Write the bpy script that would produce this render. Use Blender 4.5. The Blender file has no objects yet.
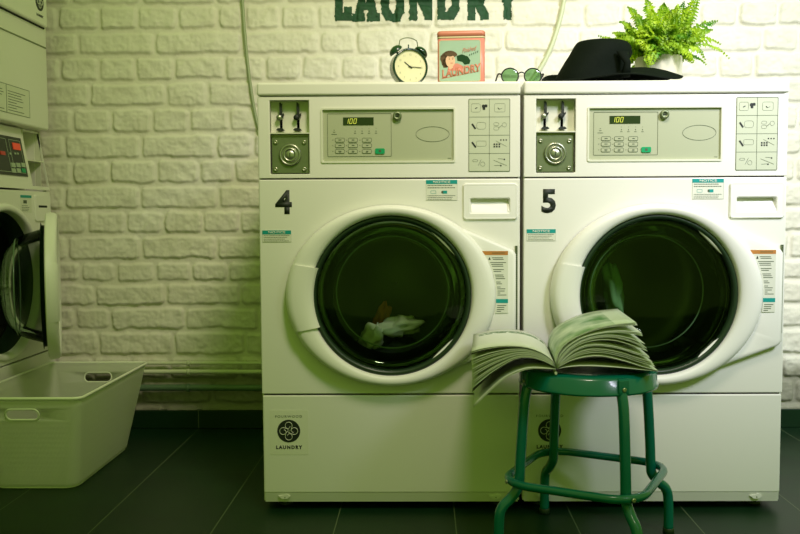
import bpy, bmesh, math, random
import numpy as np
from mathutils import Matrix, Vector, Euler
PI = math.pi
rnd = random.Random(7)
SC = bpy.context.scene
COL = SC.collection

# ------------------------------------------------------------------ camera
CAM = Vector((-.2525, -2.2496, .7856))
PIT, YAW, ROL, FPX, SX = .0601, -.0100, -.0047, 859.82, 15.83
R0 = Vector((math.cos(YAW), -math.sin(YAW), 0))
FY = Vector((math.sin(YAW), math.cos(YAW), 0))
ZZ = Vector((0, 0, 1))
FWD = math.cos(PIT)*FY - math.sin(PIT)*ZZ
UP0 = math.sin(PIT)*FY + math.cos(PIT)*ZZ
CR = math.cos(ROL)*R0 + math.sin(ROL)*UP0
CU = -math.sin(ROL)*R0 + math.cos(ROL)*UP0
cd = bpy.data.cameras.new('camera'); cam = bpy.data.objects.new('camera', cd); COL.objects.link(cam)
m = Matrix(((CR.x, CU.x, -FWD.x, CAM.x), (CR.y, CU.y, -FWD.y, CAM.y), (CR.z, CU.z, -FWD.z, CAM.z), (0, 0, 0, 1)))
cam.matrix_world = m
cd.sensor_width = 36; cd.lens = FPX/800*36; cd.shift_x = -SX/800; cd.clip_start = .01
SC.camera = cam

def at(px, py, Y=0.0, axis=1):
    """the point of the plane y=Y (or x=Y, z=Y) seen at a photo position"""
    u = px-400-SX; v = py-267
    d = FWD*FPX + CR*u - CU*v
    t = (Y-CAM[axis])/d[axis]
    return CAM + d*t

# ------------------------------------------------------------------ materials
def nodes(name):
    mt = bpy.data.materials.new(name); mt.use_nodes = True
    nt = mt.node_tree
    return mt, nt, nt.nodes['Principled BSDF']
def mat(name, col, rough=.5, metal=0, spec=.5, emit=None, es=0, coat=0, noise=0, nscale=30, bump=0, bscale=200, sheen=0, alpha=None):
    mt, nt, b = nodes(name)
    b.inputs['Base Color'].default_value = (*col, 1)
    b.inputs['Roughness'].default_value = rough
    b.inputs['Metallic'].default_value = metal
    b.inputs['Specular IOR Level'].default_value = spec
    b.inputs['Coat Weight'].default_value = coat
    b.inputs['Sheen Weight'].default_value = sheen
    if emit:
        b.inputs['Emission Color'].default_value = (*emit, 1); b.inputs['Emission Strength'].default_value = es
    tc = nt.nodes.new('ShaderNodeTexCoord')
    if noise:
        n = nt.nodes.new('ShaderNodeTexNoise'); n.inputs['Scale'].default_value = nscale; n.inputs['Detail'].default_value = 5
        nt.links.new(tc.outputs['Object'], n.inputs['Vector'])
        mx = nt.nodes.new('ShaderNodeMix'); mx.data_type = 'RGBA'
        mx.inputs['A'].default_value = (*[c*(1-noise) for c in col], 1)
        mx.inputs['B'].default_value = (*[min(1, c*(1+noise)) for c in col], 1)
        nt.links.new(n.outputs['Fac'], mx.inputs['Factor']); nt.links.new(mx.outputs['Result'], b.inputs['Base Color'])
    if bump:
        n = nt.nodes.new('ShaderNodeTexNoise'); n.inputs['Scale'].default_value = bscale; n.inputs['Detail'].default_value = 4
        nt.links.new(tc.outputs['Object'], n.inputs['Vector'])
        bp = nt.nodes.new('ShaderNodeBump'); bp.inputs['Strength'].default_value = bump; bp.inputs['Distance'].default_value = .002
        nt.links.new(n.outputs['Fac'], bp.inputs['Height']); nt.links.new(bp.outputs['Normal'], b.inputs['Normal'])
    return mt
def glass(name, tint, rough=.02, ior=1.5, gloss=(1, 1, 1)):
    mt = bpy.data.materials.new(name); mt.use_nodes = True; nt = mt.node_tree; nt.nodes.clear()
    o = nt.nodes.new('ShaderNodeOutputMaterial'); mx = nt.nodes.new('ShaderNodeMixShader')
    t = nt.nodes.new('ShaderNodeBsdfTransparent'); t.inputs['Color'].default_value = (*tint, 1)
    g = nt.nodes.new('ShaderNodeBsdfGlossy'); g.inputs['Roughness'].default_value = rough; g.inputs['Color'].default_value = (*gloss, 1)
    f = nt.nodes.new('ShaderNodeFresnel'); f.inputs['IOR'].default_value = ior
    nt.links.new(f.outputs[0], mx.inputs[0]); nt.links.new(t.outputs[0], mx.inputs[1]); nt.links.new(g.outputs[0], mx.inputs[2])
    nt.links.new(mx.outputs[0], o.inputs[0])
    return mt

M = dict(
    enamel=mat('white_enamel', (.80, .79, .72), .32, noise=.02, nscale=4),
    lid=mat('lid_enamel', (.80, .79, .72), .35),
    doorw=mat('door_plastic', (.83, .82, .76), .42),
    fascia=mat('fascia_plastic', (.43, .46, .31), .35),
    fascia2=mat('fascia_frame', (.72, .73, .60), .35),
    black=mat('black_ink', (.012, .018, .012), .6),
    ink=mat('grey_ink', (.07, .10, .05), .6),
    lcd=mat('lcd_glass', (.02, .04, .012), .2),
    digit=mat('lcd_digits', (.5, .55, .05), .4, emit=(.75, .8, .12), es=.55),
    greenb=mat('green_key', (.0, .33, .12), .4),
    label=mat('label_paper', (.54, .58, .42), .5),
    label2=mat('label_white', (.72, .73, .62), .5),
    teal=mat('teal_ink', (.0, .30, .27), .5),
    orange=mat('orange_ink', (.50, .20, .04), .5),
    metal=mat('brushed_steel', (.42, .44, .34), .32, metal=.85, noise=.1, nscale=60),
    dmetal=mat('dull_steel', (.20, .24, .13), .42, metal=.6, noise=.15, nscale=80),
    rubber=mat('dark_rubber', (.012, .03, .012), .35),
    drum=mat('drum_steel', (.06, .075, .04), .4, metal=.7),
    dark=mat('dark_void', (.006, .01, .006), .8),
    strip=mat('perforated_strip', (.05, .07, .035), .6),
    glass=glass('door_glass', (.85, .90, .84), .03, 1.36, (.6, .72, .58)),
    glass2=glass('door_bowl_glass', (.90, .94, .89), .04, 1.22, (.48, .55, .46)),
    green=mat('green_lacquer', (.001, .150, .105), .25, coat=.4, noise=.06, nscale=15),
    screw=mat('screw_zinc', (.5, .5, .4), .3, metal=.9),
    pagew=mat('page_paper', (.74, .76, .66), .55),
    pipe=mat('painted_pipe', (.72, .74, .56), .4, noise=.12, nscale=25),
    pipeg=mat('dark_pipe', (.10, .17, .10), .4, noise=.2, nscale=25),
    hose=mat('grey_hose', (.30, .36, .20), .4),
    hose2=mat('pale_hose', (.55, .60, .38), .4),
    hat=mat('black_felt', (.003, .006, .003), .8, spec=.1, noise=.2, nscale=40, bump=.5, bscale=90),
    clockg=mat('clock_green', (.01, .045, .022), .22, coat=.5),
    clockf=mat('clock_face', (.80, .78, .50), .5),
    tinred=mat('tin_red', (.58, .20, .12), .4),
    tincream=mat('tin_cream', (.62, .55, .30), .4),
    tinpink=mat('tin_pink', (.70, .25, .19), .4),
    tinteal=mat('tin_teal', (.36, .52, .38), .4, noise=.12, nscale=20),
    skin=mat('printed_skin', (.80, .50, .32), .5),
    hair=mat('printed_hair', (.10, .055, .02), .5),
    pot=mat('whitewashed_pot', (.58, .56, .42), .7, noise=.12, nscale=25),
    soil=mat('soil', (.03, .022, .012), .9, noise=.4, nscale=60),
    basket=None, cloth=mat('pale_cotton', (.62, .64, .50), .8, bump=.4, bscale=60),
edge=mat('bowl_highlight_green', (.13, .22, .12), .15),  # highlight colour painted round the glass bowl
    hatcloth=mat('dark_cotton', (.02, .03, .018), .8),
    cloth2=mat('orange_cotton', (.40, .13, .03), .8, bump=.4, bscale=60),
    clothg=mat('green_cotton', (.22, .42, .20), .8, bump=.4, bscale=60),
    lens=glass('tinted_lens', (.22, .42, .20), .05, 1.5),
    redled=mat('red_display', (.5, .03, .01), .4, emit=(.9, .10, .03), es=.25),
    redbits=mat('red_icon', (.45, .03, .02), .4, emit=(.8, .08, .03), es=.05),
    panelb=mat('black_fascia', (.008, .015, .01), .3),
    keys=mat('pale_keys', (.40, .48, .35), .4),
    moss=mat('dark_green_paint', (.012, .065, .022), .75, noise=.5, nscale=60, bump=.8, bscale=90),
)
# translucent basket plastic
def basket_mat():
    mt, nt, b = nodes('milky_plastic'); o = nt.nodes['Material Output']
    b.inputs['Base Color'].default_value = (.84, .86, .74, 1); b.inputs['Roughness'].default_value = .4
    tr = nt.nodes.new('ShaderNodeBsdfTranslucent'); tr.inputs['Color'].default_value = (.88, .90, .78, 1)
    tp = nt.nodes.new('ShaderNodeBsdfTransparent'); tp.inputs['Color'].default_value = (.90, .93, .86, 1)
    a = nt.nodes.new('ShaderNodeMixShader'); a.inputs[0].default_value = .45
    c = nt.nodes.new('ShaderNodeMixShader'); c.inputs[0].default_value = .24
    nt.links.new(b.outputs[0], a.inputs[1]); nt.links.new(tr.outputs[0], a.inputs[2])
    nt.links.new(a.outputs[0], c.inputs[1]); nt.links.new(tp.outputs[0], c.inputs[2]); nt.links.new(c.outputs[0], o.inputs[0])
    # embossed dot texture
    tc = nt.nodes.new('ShaderNodeTexCoord'); v = nt.nodes.new('ShaderNodeTexVoronoi'); v.inputs['Scale'].default_value = 260
    v.inputs['Randomness'].default_value = 0
    nt.links.new(tc.outputs['Object'], v.inputs['Vector'])
    bp = nt.nodes.new('ShaderNodeBump'); bp.inputs['Strength'].default_value = .5; bp.inputs['Distance'].default_value = .0015
    nt.links.new(v.outputs['Distance'], bp.inputs['Height']); nt.links.new(bp.outputs['Normal'], b.inputs['Normal'])
    return mt
M['basket'] = basket_mat()
M['basketrim'] = mat('milky_rim', (.84, .86, .72), .35)

def leaf_mat():
    mt, nt, b = nodes('fern_leaf'); o = nt.nodes['Material Output']
    oi = nt.nodes.new('ShaderNodeTexCoord'); n = nt.nodes.new('ShaderNodeTexNoise'); n.inputs['Scale'].default_value = 22
    nt.links.new(oi.outputs['Object'], n.inputs['Vector'])
    r = nt.nodes.new('ShaderNodeValToRGB'); r.color_ramp.elements[0].color = (.06, .27, .004, 1); r.color_ramp.elements[1].color = (.55, .74, .03, 1)
    r.color_ramp.elements[0].position = .3; r.color_ramp.elements[1].position = .68
    nt.links.new(n.outputs['Fac'], r.inputs[0]); nt.links.new(r.outputs[0], b.inputs['Base Color']); b.inputs['Roughness'].default_value = .5
    tr = nt.nodes.new('ShaderNodeBsdfTranslucent'); nt.links.new(r.outputs[0], tr.inputs['Color'])
    a = nt.nodes.new('ShaderNodeMixShader'); a.inputs[0].default_value = .4
    nt.links.new(b.outputs[0], a.inputs[1]); nt.links.new(tr.outputs[0], a.inputs[2]); nt.links.new(a.outputs[0], o.inputs[0])
    return mt
M['leaf'] = leaf_mat()

def wall_mat():
    mt, nt, b = nodes('whitewashed_brick')
    tc = nt.nodes.new('ShaderNodeTexCoord'); sp = nt.nodes.new('ShaderNodeSeparateXYZ')
    nt.links.new(tc.outputs['Object'], sp.inputs[0])
    n = nt.nodes.new('ShaderNodeTexNoise'); n.inputs['Scale'].default_value = 9; n.inputs['Detail'].default_value = 6
    nt.links.new(tc.outputs['Object'], n.inputs['Vector'])
    base = nt.nodes.new('ShaderNodeMix'); base.data_type = 'RGBA'
    base.inputs['A'].default_value = (.66, .64, .50, 1); base.inputs['B'].default_value = (.80, .79, .68, 1)
    nt.links.new(n.outputs['Fac'], base.inputs['Factor'])
    # bricks darken behind the pipes, with grime below them
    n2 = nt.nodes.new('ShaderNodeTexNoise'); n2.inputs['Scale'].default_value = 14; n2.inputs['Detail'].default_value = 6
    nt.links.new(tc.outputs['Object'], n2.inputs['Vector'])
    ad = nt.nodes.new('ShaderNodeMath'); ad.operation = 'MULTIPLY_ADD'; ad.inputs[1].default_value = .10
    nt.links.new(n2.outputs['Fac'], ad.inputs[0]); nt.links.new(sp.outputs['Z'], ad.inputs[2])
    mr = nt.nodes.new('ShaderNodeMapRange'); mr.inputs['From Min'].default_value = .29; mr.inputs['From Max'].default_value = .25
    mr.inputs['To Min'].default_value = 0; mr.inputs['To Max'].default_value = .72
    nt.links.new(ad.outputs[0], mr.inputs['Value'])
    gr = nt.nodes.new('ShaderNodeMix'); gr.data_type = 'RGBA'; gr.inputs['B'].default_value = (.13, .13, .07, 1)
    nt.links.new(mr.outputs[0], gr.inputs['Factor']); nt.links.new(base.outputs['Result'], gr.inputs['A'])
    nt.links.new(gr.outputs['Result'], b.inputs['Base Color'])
    b.inputs['Roughness'].default_value = .62; b.inputs['Specular IOR Level'].default_value = .3
    n3 = nt.nodes.new('ShaderNodeTexNoise'); n3.inputs['Scale'].default_value = 70; n3.inputs['Detail'].default_value = 5
    nt.links.new(tc.outputs['Object'], n3.inputs['Vector'])
    bp = nt.nodes.new('ShaderNodeBump'); bp.inputs['Strength'].default_value = .35; bp.inputs['Distance'].default_value = .004
    nt.links.new(n3.outputs['Fac'], bp.inputs['Height']); nt.links.new(bp.outputs['Normal'], b.inputs['Normal'])
    return mt
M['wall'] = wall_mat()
M['plaster'] = mat('side_wall_plaster', (.5, .5, .38), .7)

TP, TX, TYR, WY = .305, -1.0907, .3482, .9067
def tile_mat(vertical=False):
    mt, nt, b = nodes('dark_tile_upright' if vertical else 'dark_floor_tile')
    tc = nt.nodes.new('ShaderNodeTexCoord'); sp = nt.nodes.new('ShaderNodeSeparateXYZ'); nt.links.new(tc.outputs['Object'], sp.inputs[0])
    def line(sock, off, pitch, w):
        a = nt.nodes.new('ShaderNodeMath'); a.operation = 'SUBTRACT'; nt.links.new(sock, a.inputs[0]); a.inputs[1].default_value = off-pitch*40
        c = nt.nodes.new('ShaderNodeMath'); c.operation = 'PINGPONG'; nt.links.new(a.outputs[0], c.inputs[0]); c.inputs[1].default_value = pitch/2
        d = nt.nodes.new('ShaderNodeMath'); d.operation = 'LESS_THAN'; nt.links.new(c.outputs[0], d.inputs[0]); d.inputs[1].default_value = w
        return d.outputs[0]
    lx = line(sp.outputs['X'], TX, TP, .0013)
    n = nt.nodes.new('ShaderNodeTexNoise'); n.inputs['Scale'].default_value = 5; n.inputs['Detail'].default_value = 6; nt.links.new(tc.outputs['Object'], n.inputs['Vector'])
    base = nt.nodes.new('ShaderNodeMix'); base.data_type = 'RGBA'
    base.inputs['A'].default_value = (.003, .010, .004, 1); base.inputs['B'].default_value = (.005, .034, .009, 1)
    nt.links.new(n.outputs['Fac'], base.inputs['Factor'])
    mx = nt.nodes.new('ShaderNodeMix'); mx.data_type = 'RGBA'; mx.inputs['B'].default_value = (.10, .13, .07, 1)
    nt.links.new(base.outputs['Result'], mx.inputs['A'])
    if vertical: fac = lx
    else:
        ly = line(sp.outputs['Y'], TYR, .61, .0010)
        mxx = nt.nodes.new('ShaderNodeMath'); mxx.operation = 'MAXIMUM'; nt.links.new(lx, mxx.inputs[0])
        hh = nt.nodes.new('ShaderNodeMath'); hh.operation = 'MULTIPLY'; hh.inputs[1].default_value = .45; nt.links.new(ly, hh.inputs[0])
        nt.links.new(hh.outputs[0], mxx.inputs[1]); fac = mxx.outputs[0]
    nt.links.new(fac, mx.inputs['Factor'])
    nt.links.new(mx.outputs['Result'], b.inputs['Base Color'])
    b.inputs['Roughness'].default_value = .40; b.inputs['Specular IOR Level'].default_value = .28
    return mt
M['tile'] = tile_mat(); M['btile'] = tile_mat(True)

def print_mat(name, base, ink, kind):
    """a printed magazine page: lines of text or a picture block"""
    mt, nt, b = nodes(name)
    tc = nt.nodes.new('ShaderNodeTexCoord'); sp = nt.nodes.new('ShaderNodeSeparateXYZ'); nt.links.new(tc.outputs['UV'], sp.inputs[0])
    mx = nt.nodes.new('ShaderNodeMix'); mx.data_type = 'RGBA'; mx.inputs['A'].default_value = (*base, 1); mx.inputs['B'].default_value = (*ink, 1)
    def rng(sock, lo, hi):
        a = nt.nodes.new('ShaderNodeMath'); a.operation = 'GREATER_THAN'; a.inputs[1].default_value = lo; nt.links.new(sock, a.inputs[0])
        c = nt.nodes.new('ShaderNodeMath'); c.operation = 'LESS_THAN'; c.inputs[1].default_value = hi; nt.links.new(sock, c.inputs[0])
        d = nt.nodes.new('ShaderNodeMath'); d.operation = 'MULTIPLY'; nt.links.new(a.outputs[0], d.inputs[0]); nt.links.new(c.outputs[0], d.inputs[1]); return d.outputs[0]
    def mul(p, q):
        d = nt.nodes.new('ShaderNodeMath'); d.operation = 'MULTIPLY'; nt.links.new(p, d.inputs[0]); nt.links.new(q, d.inputs[1]); return d.outputs[0]
    if kind == 'band':
        n = nt.nodes.new('ShaderNodeTexNoise'); n.inputs['Scale'].default_value = 18; nt.links.new(tc.outputs['UV'], n.inputs['Vector'])
        g = nt.nodes.new('ShaderNodeMath'); g.operation = 'GREATER_THAN'; g.inputs[1].default_value = .42; nt.links.new(n.outputs['Fac'], g.inputs[0])
        f = mul(mul(rng(sp.outputs['X'], .12, .93), rng(sp.outputs['Y'], .74, .86)), g.outputs[0])
    elif kind == 'picture':
        n = nt.nodes.new('ShaderNodeTexNoise'); n.inputs['Scale'].default_value = 3.2; n.inputs['Detail'].default_value = 6; nt.links.new(tc.outputs['UV'], n.inputs['Vector'])
        w = nt.nodes.new('ShaderNodeMapRange'); w.inputs['From Min'].default_value = .35; w.inputs['From Max'].default_value = .65; nt.links.new(n.outputs['Fac'], w.inputs['Value'])
        f = mul(mul(rng(sp.outputs['X'], .0, .80), rng(sp.outputs['Y'], .0, .9)), w.outputs[0])
    else:
        w = nt.nodes.new('ShaderNodeTexWave'); w.inputs['Scale'].default_value = 12; w.bands_direction = 'Y'; nt.links.new(tc.outputs['UV'], w.inputs['Vector'])
        g = nt.nodes.new('ShaderNodeMath'); g.operation = 'GREATER_THAN'; g.inputs[1].default_value = .55; nt.links.new(w.outputs['Fac'], g.inputs[0])
        f = mul(mul(rng(sp.outputs['X'], .08, .92), rng(sp.outputs['Y'], .06, .94)), g.outputs[0])
    nt.links.new(f, mx.inputs['Factor']); nt.links.new(mx.outputs['Result'], b.inputs['Base Color']); b.inputs['Roughness'].default_value = .42
    return mt
M['page_band'] = print_mat('page_with_photo_strip', (.78, .79, .74), (.12, .22, .10), 'band')
M['page_pic'] = print_mat('page_with_green_picture', (.62, .70, .52), (.10, .26, .07), 'picture')
M['page_text'] = print_mat('page_of_text', (.66, .68, .56), (.16, .19, .12), 'text')
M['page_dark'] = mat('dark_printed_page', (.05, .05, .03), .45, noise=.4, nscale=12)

# ------------------------------------------------------------------ mesh builder
class MB:
    def __init__(s): s.v = []; s.f = []; s.m = []; s.s = []
    def add(s, vs, fs, mi=0, sm=False):
        o = len(s.v); s.v += [tuple(p) for p in vs]
        for f in fs: s.f.append(tuple(i+o for i in f)); s.m.append(mi); s.s.append(sm)
        return s
    def box(s, x0, x1, y0, y1, z0, z1, mi=0):
        vs = [(x, y, z) for z in (z0, z1) for y in (y0, y1) for x in (x0, x1)]
        return s.add(vs, [(0, 2, 3, 1), (4, 5, 7, 6), (0, 1, 5, 4), (2, 6, 7, 3), (0, 4, 6, 2), (1, 3, 7, 5)], mi)
    def prism(s, poly, y0, y1, mi=0):
        """poly: (x,z) counter-clockwise seen from the front (-y)"""
        n = len(poly)
        vs = [(x, y0, z) for x, z in poly]+[(x, y1, z) for x, z in poly]
        fs = [tuple(range(n)), tuple(range(2*n-1, n-1, -1))]
        for i in range(n): j = (i+1) % n; fs.append((i, i+n, j+n, j))
        return s.add(vs, fs, mi)
    def tube(s, pts, r, mi=0, n=12, closed=False, cap=True, flat=1.0):
        P = [Vector(p) for p in pts]; k = len(P)
        rs = r if isinstance(r, (list, tuple)) else [r]*k
        T = []
        for i in range(k):
            a = P[(i-1) % k] if (closed or i > 0) else P[i]; b = P[(i+1) % k] if (closed or i < k-1) else P[i]
            T.append((b-a).normalized())
        up = Vector((0, 0, 1)) if abs(T[0].z) < .9 else Vector((1, 0, 0))
        N = (up-T[0]*up.dot(T[0])).normalized(); vs = []
        for i in range(k):
            N = (N-T[i]*N.dot(T[i])); N = N.normalized() if N.length > 1e-6 else T[i].orthogonal().normalized()
            B = T[i].cross(N)
            for j in range(n):
                a = 2*PI*j/n; vs.append(P[i]+(N*math.cos(a)*flat+B*math.sin(a))*rs[i])
        fs = []
        for i in range(k if closed else k-1):
            for j in range(n):
                a = i*n+j; b = i*n+(j+1) % n; c = ((i+1) % k)*n+(j+1) % n; d = ((i+1) % k)*n+j
                fs.append((a, b, c, d))
        s.add(vs, fs, mi, True)
        if cap and not closed:
            o = len(s.v)-len(vs)
            s.f.append(tuple(o+j for j in range(n-1, -1, -1))); s.m.append(mi); s.s.append(False)
            s.f.append(tuple(o+(k-1)*n+j for j in range(n))); s.m.append(mi); s.s.append(False)
        return s
    def loft(s, rings, mi=0, capa=True, capb=True, sm=True):
        n = len(rings[0]); vs = [p for r in rings for p in r]; fs = []
        for i in range(len(rings)-1):
            for j in range(n): fs.append((i*n+j, i*n+(j+1) % n, (i+1)*n+(j+1) % n, (i+1)*n+j))
        if capa: fs.append(tuple(range(n-1, -1, -1)))
        if capb: fs.append(tuple((len(rings)-1)*n+j for j in range(n)))
        return s.add(vs, fs, mi, sm)
    def lathe(s, prof, c=(0, 0, 0), axis='z', mi=0, n=48, capa=False, capb=False):
        rings = []
        for r, h in prof:
            ring = []
            for j in range(n):
                a = 2*PI*j/n; x, y = r*math.cos(a), r*math.sin(a)
                ring.append((c[0]+x, c[1]+y, c[2]+h) if axis == 'z' else ((c[0]+x, c[1]+h, c[2]+y) if axis == 'y' else (c[0]+h, c[1]+x, c[2]+y)))
            rings.append(ring)
        return s.loft(rings, mi, capa, capb)
    def build(s, name, mats, parent=None, loc=(0, 0, 0), bevel=0, bseg=2, recalc=True, weld=False):
        me = bpy.data.meshes.new(name); me.from_pydata(s.v, [], s.f)
        mats = mats if isinstance(mats, (list, tuple)) else [mats]
        for q in mats: me.materials.append(M[q] if isinstance(q, str) else q)
        me.polygons.foreach_set('material_index', s.m); me.polygons.foreach_set('use_smooth', s.s)
        if recalc or weld:
            b = bmesh.new(); b.from_mesh(me)
            if weld: bmesh.ops.remove_doubles(b, verts=b.verts, dist=1e-6)
            if recalc: bmesh.ops.recalc_face_normals(b, faces=b.faces)
            b.to_mesh(me); b.free()
        o = bpy.data.objects.new(name, me); COL.objects.link(o); o.location = loc
        if parent: o.parent = parent
        if bevel:
            md = o.modifiers.new('bevel', 'BEVEL'); md.width = bevel; md.segments = bseg; md.limit_method = 'ANGLE'; md.angle_limit = math.radians(40)
            md.harden_normals = False
        return o

def cut(o, cutters, bevel=0):
    """subtract cutter builders from the object, then bevel what is left"""
    for c in cutters:
        k = c.build('cutter', 'enamel'); k.parent = o.parent
        md = o.modifiers.new('cut', 'BOOLEAN'); md.operation = 'DIFFERENCE'; md.solver = 'EXACT'; md.object = k
        bpy.context.view_layer.update()
        dg = bpy.context.evaluated_depsgraph_get()
        me = bpy.data.meshes.new_from_object(o.evaluated_get(dg)); o.modifiers.remove(md)
        old = o.data; o.data = me; bpy.data.meshes.remove(old)
        kd = k.data; bpy.data.objects.remove(k); bpy.data.meshes.remove(kd)
    o.data.name = o.name
    if bevel:
        md = o.modifiers.new('bevel', 'BEVEL'); md.width = bevel; md.segments = 2; md.limit_method = 'ANGLE'; md.angle_limit = math.radians(50)
    return o

def text(name, s, height, x, y, z, mt, parent=None, bold=0, space=1, shear=0, ext=.0004, sx=1, rotz=0, center=True, slope=0):
    """flat lettering facing -y; height is the cap height"""
    cu = bpy.data.curves.new('t', 'FONT'); cu.body = s; cu.size = 1; cu.offset = bold; cu.shear = shear; cu.extrude = 0; cu.space_character = space; cu.resolution_u = 3
    if center: cu.align_x = 'CENTER'
    to = bpy.data.objects.new('t', cu); COL.objects.link(to); bpy.context.view_layer.update()
    me = bpy.data.meshes.new_from_object(to.evaluated_get(bpy.context.evaluated_depsgraph_get()))
    bpy.data.objects.remove(to); bpy.data.curves.remove(cu)
    k = height/.70
    for v in me.vertices:
        X, Y = v.co.x*k*sx, v.co.y*k
        v.co = (X, -ext, Y+slope*X)
    b = bmesh.new(); b.from_mesh(me)
    r = bmesh.ops.extrude_face_region(b, geom=list(b.faces))
    for e in r['geom']:
        if isinstance(e, bmesh.types.BMVert): e.co.y += ext
    bmesh.ops.recalc_face_normals(b, faces=b.faces); b.to_mesh(me); b.free()
    me.materials.clear(); me.materials.append(M[mt]); me.name = name
    o = bpy.data.objects.new(name, me); COL.objects.link(o); o.location = (x, y, z); o.rotation_euler.z = rotz
    if parent: o.parent = parent
    return o

def thing(name, label, cat, loc=(0, 0, 0), rotz=0, group=None):
    o = bpy.data.objects.new(name, None); COL.objects.link(o); o.location = loc; o.rotation_euler = (0, 0, rotz); o.empty_display_size = .05
    o['label'] = label; o['category'] = cat
    if group: o['group'] = group
    return o
def tag(o, label, cat, group=None):
    o['label'] = label; o['category'] = cat
    if group: o['group'] = group
    return o
def struct(o): o['kind'] = 'structure'; return o
def copy_tree(o, parent=None):
    c = o.copy(); COL.objects.link(c); c.parent = parent
    for ch in list(o.children): copy_tree(ch, c)
    return c

def vnoise(X, Z, scale, seed):
    rs = np.random.RandomState(seed); G = rs.rand(128, 128)
    x = X*scale+37.3; z = Z*scale+11.7
    xi = np.floor(x).astype(int); zi = np.floor(z).astype(int); fx = x-xi; fz = z-zi
    fx = fx*fx*(3-2*fx); fz = fz*fz*(3-2*fz)
    g = lambda a, b: G[a % 128, b % 128]
    return (g(xi, zi)*(1-fx)+g(xi+1, zi)*fx)*(1-fz)+(g(xi, zi+1)*(1-fx)+g(xi+1, zi+1)*fx)*fz
def fbm(X, Z, scale, seed, o=3):
    t = 0; a = 1; n = 0
    for i in range(o): t = t+a*vnoise(X, Z, scale*2**i, seed+i); n += a; a *= .5
    return t/n-.5

# ------------------------------------------------------------------ brick wall
zl = [at(160, y, WY).z for y in (30.9, 56.2, 81.5, 107.6, 133.4, 159, 184.8, 210, 234.5, 260.6, 282.5, 306.5, 330.4, 356)]
PZ = .0905
top = [zl[0]+PZ*i for i in range(5, 0, -1)]
low = [zl[-1]-PZ*i for i in range(1, 5)]
ZB = top+zl+low                       # bed joints from the top downwards
joints = {1: (62.6, 103.4, 141.3, 180.7, 220, 246.7), 2: (82.3, 158.2, 243.9), 3: (64, 102, 138.5, 176.4, 227), 4: (92, 168, 208.8),
          5: (73.9, 113, 152.6, 190.5, 229.8), 6: (65.5, 141.3, 217.2), 7: (72.5, 110.4, 156.8, 198.9), 8: (64, 139.9, 218.6),
          9: (86.5, 124.5, 162.4, 201.7), 10: (65.5, 140, 215.8), 11: (77, 113, 153.4, 189.4, 226.9), 12: (92, 164, 238.8),
          13: (71, 107, 182, 257), 14: (93.5, 170, 241.8)}
WX0, WX1, WZ1 = -2.40, 2.20, 1.85
bricks = []
jr = random.Random(3)
for k in range(len(ZB)-1):
    zt, zb = ZB[k], ZB[k+1]; c = k-3     # c=1 is the course below y=30.9
    row = c+0
    if (row+0) in joints and row >= 1: J = [at(j, 160, WY).x for j in joints[row]]
    else: J = [-1.3+jr.uniform(-.1, .1)]
    hdr = (row % 2 == 1)
    L = .137 if hdr else .268
    while J[-1] < WX1: J.append(J[-1]+(L if jr.random() > .18 else (.268 if hdr else .137))*jr.uniform(.94, 1.06))
    J = J[::-1]
    while J[-1] > WX0: J.append(J[-1]-(L if jr.random() > .18 else (.268 if hdr else .137))*jr.uniform(.94, 1.06))
    J = J[::-1]
    for a, b in zip(J[:-1], J[1:]): bricks.append((a, b, zb, zt))
GS = .0045
xs = np.arange(WX0, WX1+GS, GS); zs = np.arange(0, WZ1+GS, GS)
XX, ZZg = np.meshgrid(xs, zs)
H = np.zeros_like(XX)
wx = fbm(XX, ZZg, 14, 50)*.010+fbm(XX, ZZg, 45, 90)*.007; wz = fbm(XX, ZZg, 11, 60)*.013+fbm(XX, ZZg, 40, 95)*.008
br = random.Random(5)
for a, b, zb, zt in bricks:
    i0, i1 = np.searchsorted(xs, [a-.02, b+.02]); j0, j1 = np.searchsorted(zs, [zb-.02, zt+.02])
    if i1 <= i0 or j1 <= j0: continue
    x = XX[j0:j1, i0:i1]+wx[j0:j1, i0:i1]; z = ZZg[j0:j1, i0:i1]+wz[j0:j1, i0:i1]
    mx_, mz_ = br.uniform(.0040, .0068), br.uniform(.0055, .0085)
    cx, cz = (a+b)/2, (zb+zt)/2; hx, hz = (b-a)/2-mx_, (zt-zb)/2-mz_
    rr = br.uniform(.010, .020)
    qx = np.abs(x-cx)-hx+rr; qz = np.abs(z-cz)-hz+rr
    d = np.hypot(np.maximum(qx, 0), np.maximum(qz, 0))+np.minimum(np.maximum(qx, qz), 0)-rr
    t = np.clip(-d/.0085+.15, 0, 1); t = t*t*(3-2*t)
    hh = br.uniform(.0075, .0115)*t
    tilt = br.uniform(-.02, .02)*(z-cz)+br.uniform(-.008, .008)*(x-cx)
    H[j0:j1, i0:i1] = np.maximum(H[j0:j1, i0:i1], hh+tilt*t)
on = np.clip(H/.008, 0, 1)
H = H+on*(fbm(XX, ZZg, 32, 70)*.0085+np.abs(fbm(XX, ZZg, 60, 80, 2))*.007)+(1-on)*fbm(XX, ZZg, 30, 77)*.003
def wallH(x, z):
    i = min(max(int((x-WX0)/GS), 0), len(xs)-2); j = min(max(int(z/GS), 0), len(zs)-2)
    fx = (x-xs[i])/GS; fz = (z-zs[j])/GS
    return (H[j, i]*(1-fx)+H[j, i+1]*fx)*(1-fz)+(H[j+1, i]*(1-fx)+H[j+1, i+1]*fx)*fz
nx, nz = len(xs), len(zs)
co = np.stack([XX.ravel(), (WY-H).ravel(), ZZg.ravel()], 1)
idx = np.arange(nx*nz).reshape(nz, nx)
q = np.stack([idx[:-1, :-1].ravel(), idx[:-1, 1:].ravel(), idx[1:, 1:].ravel(), idx[1:, :-1].ravel()], 1)
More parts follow.
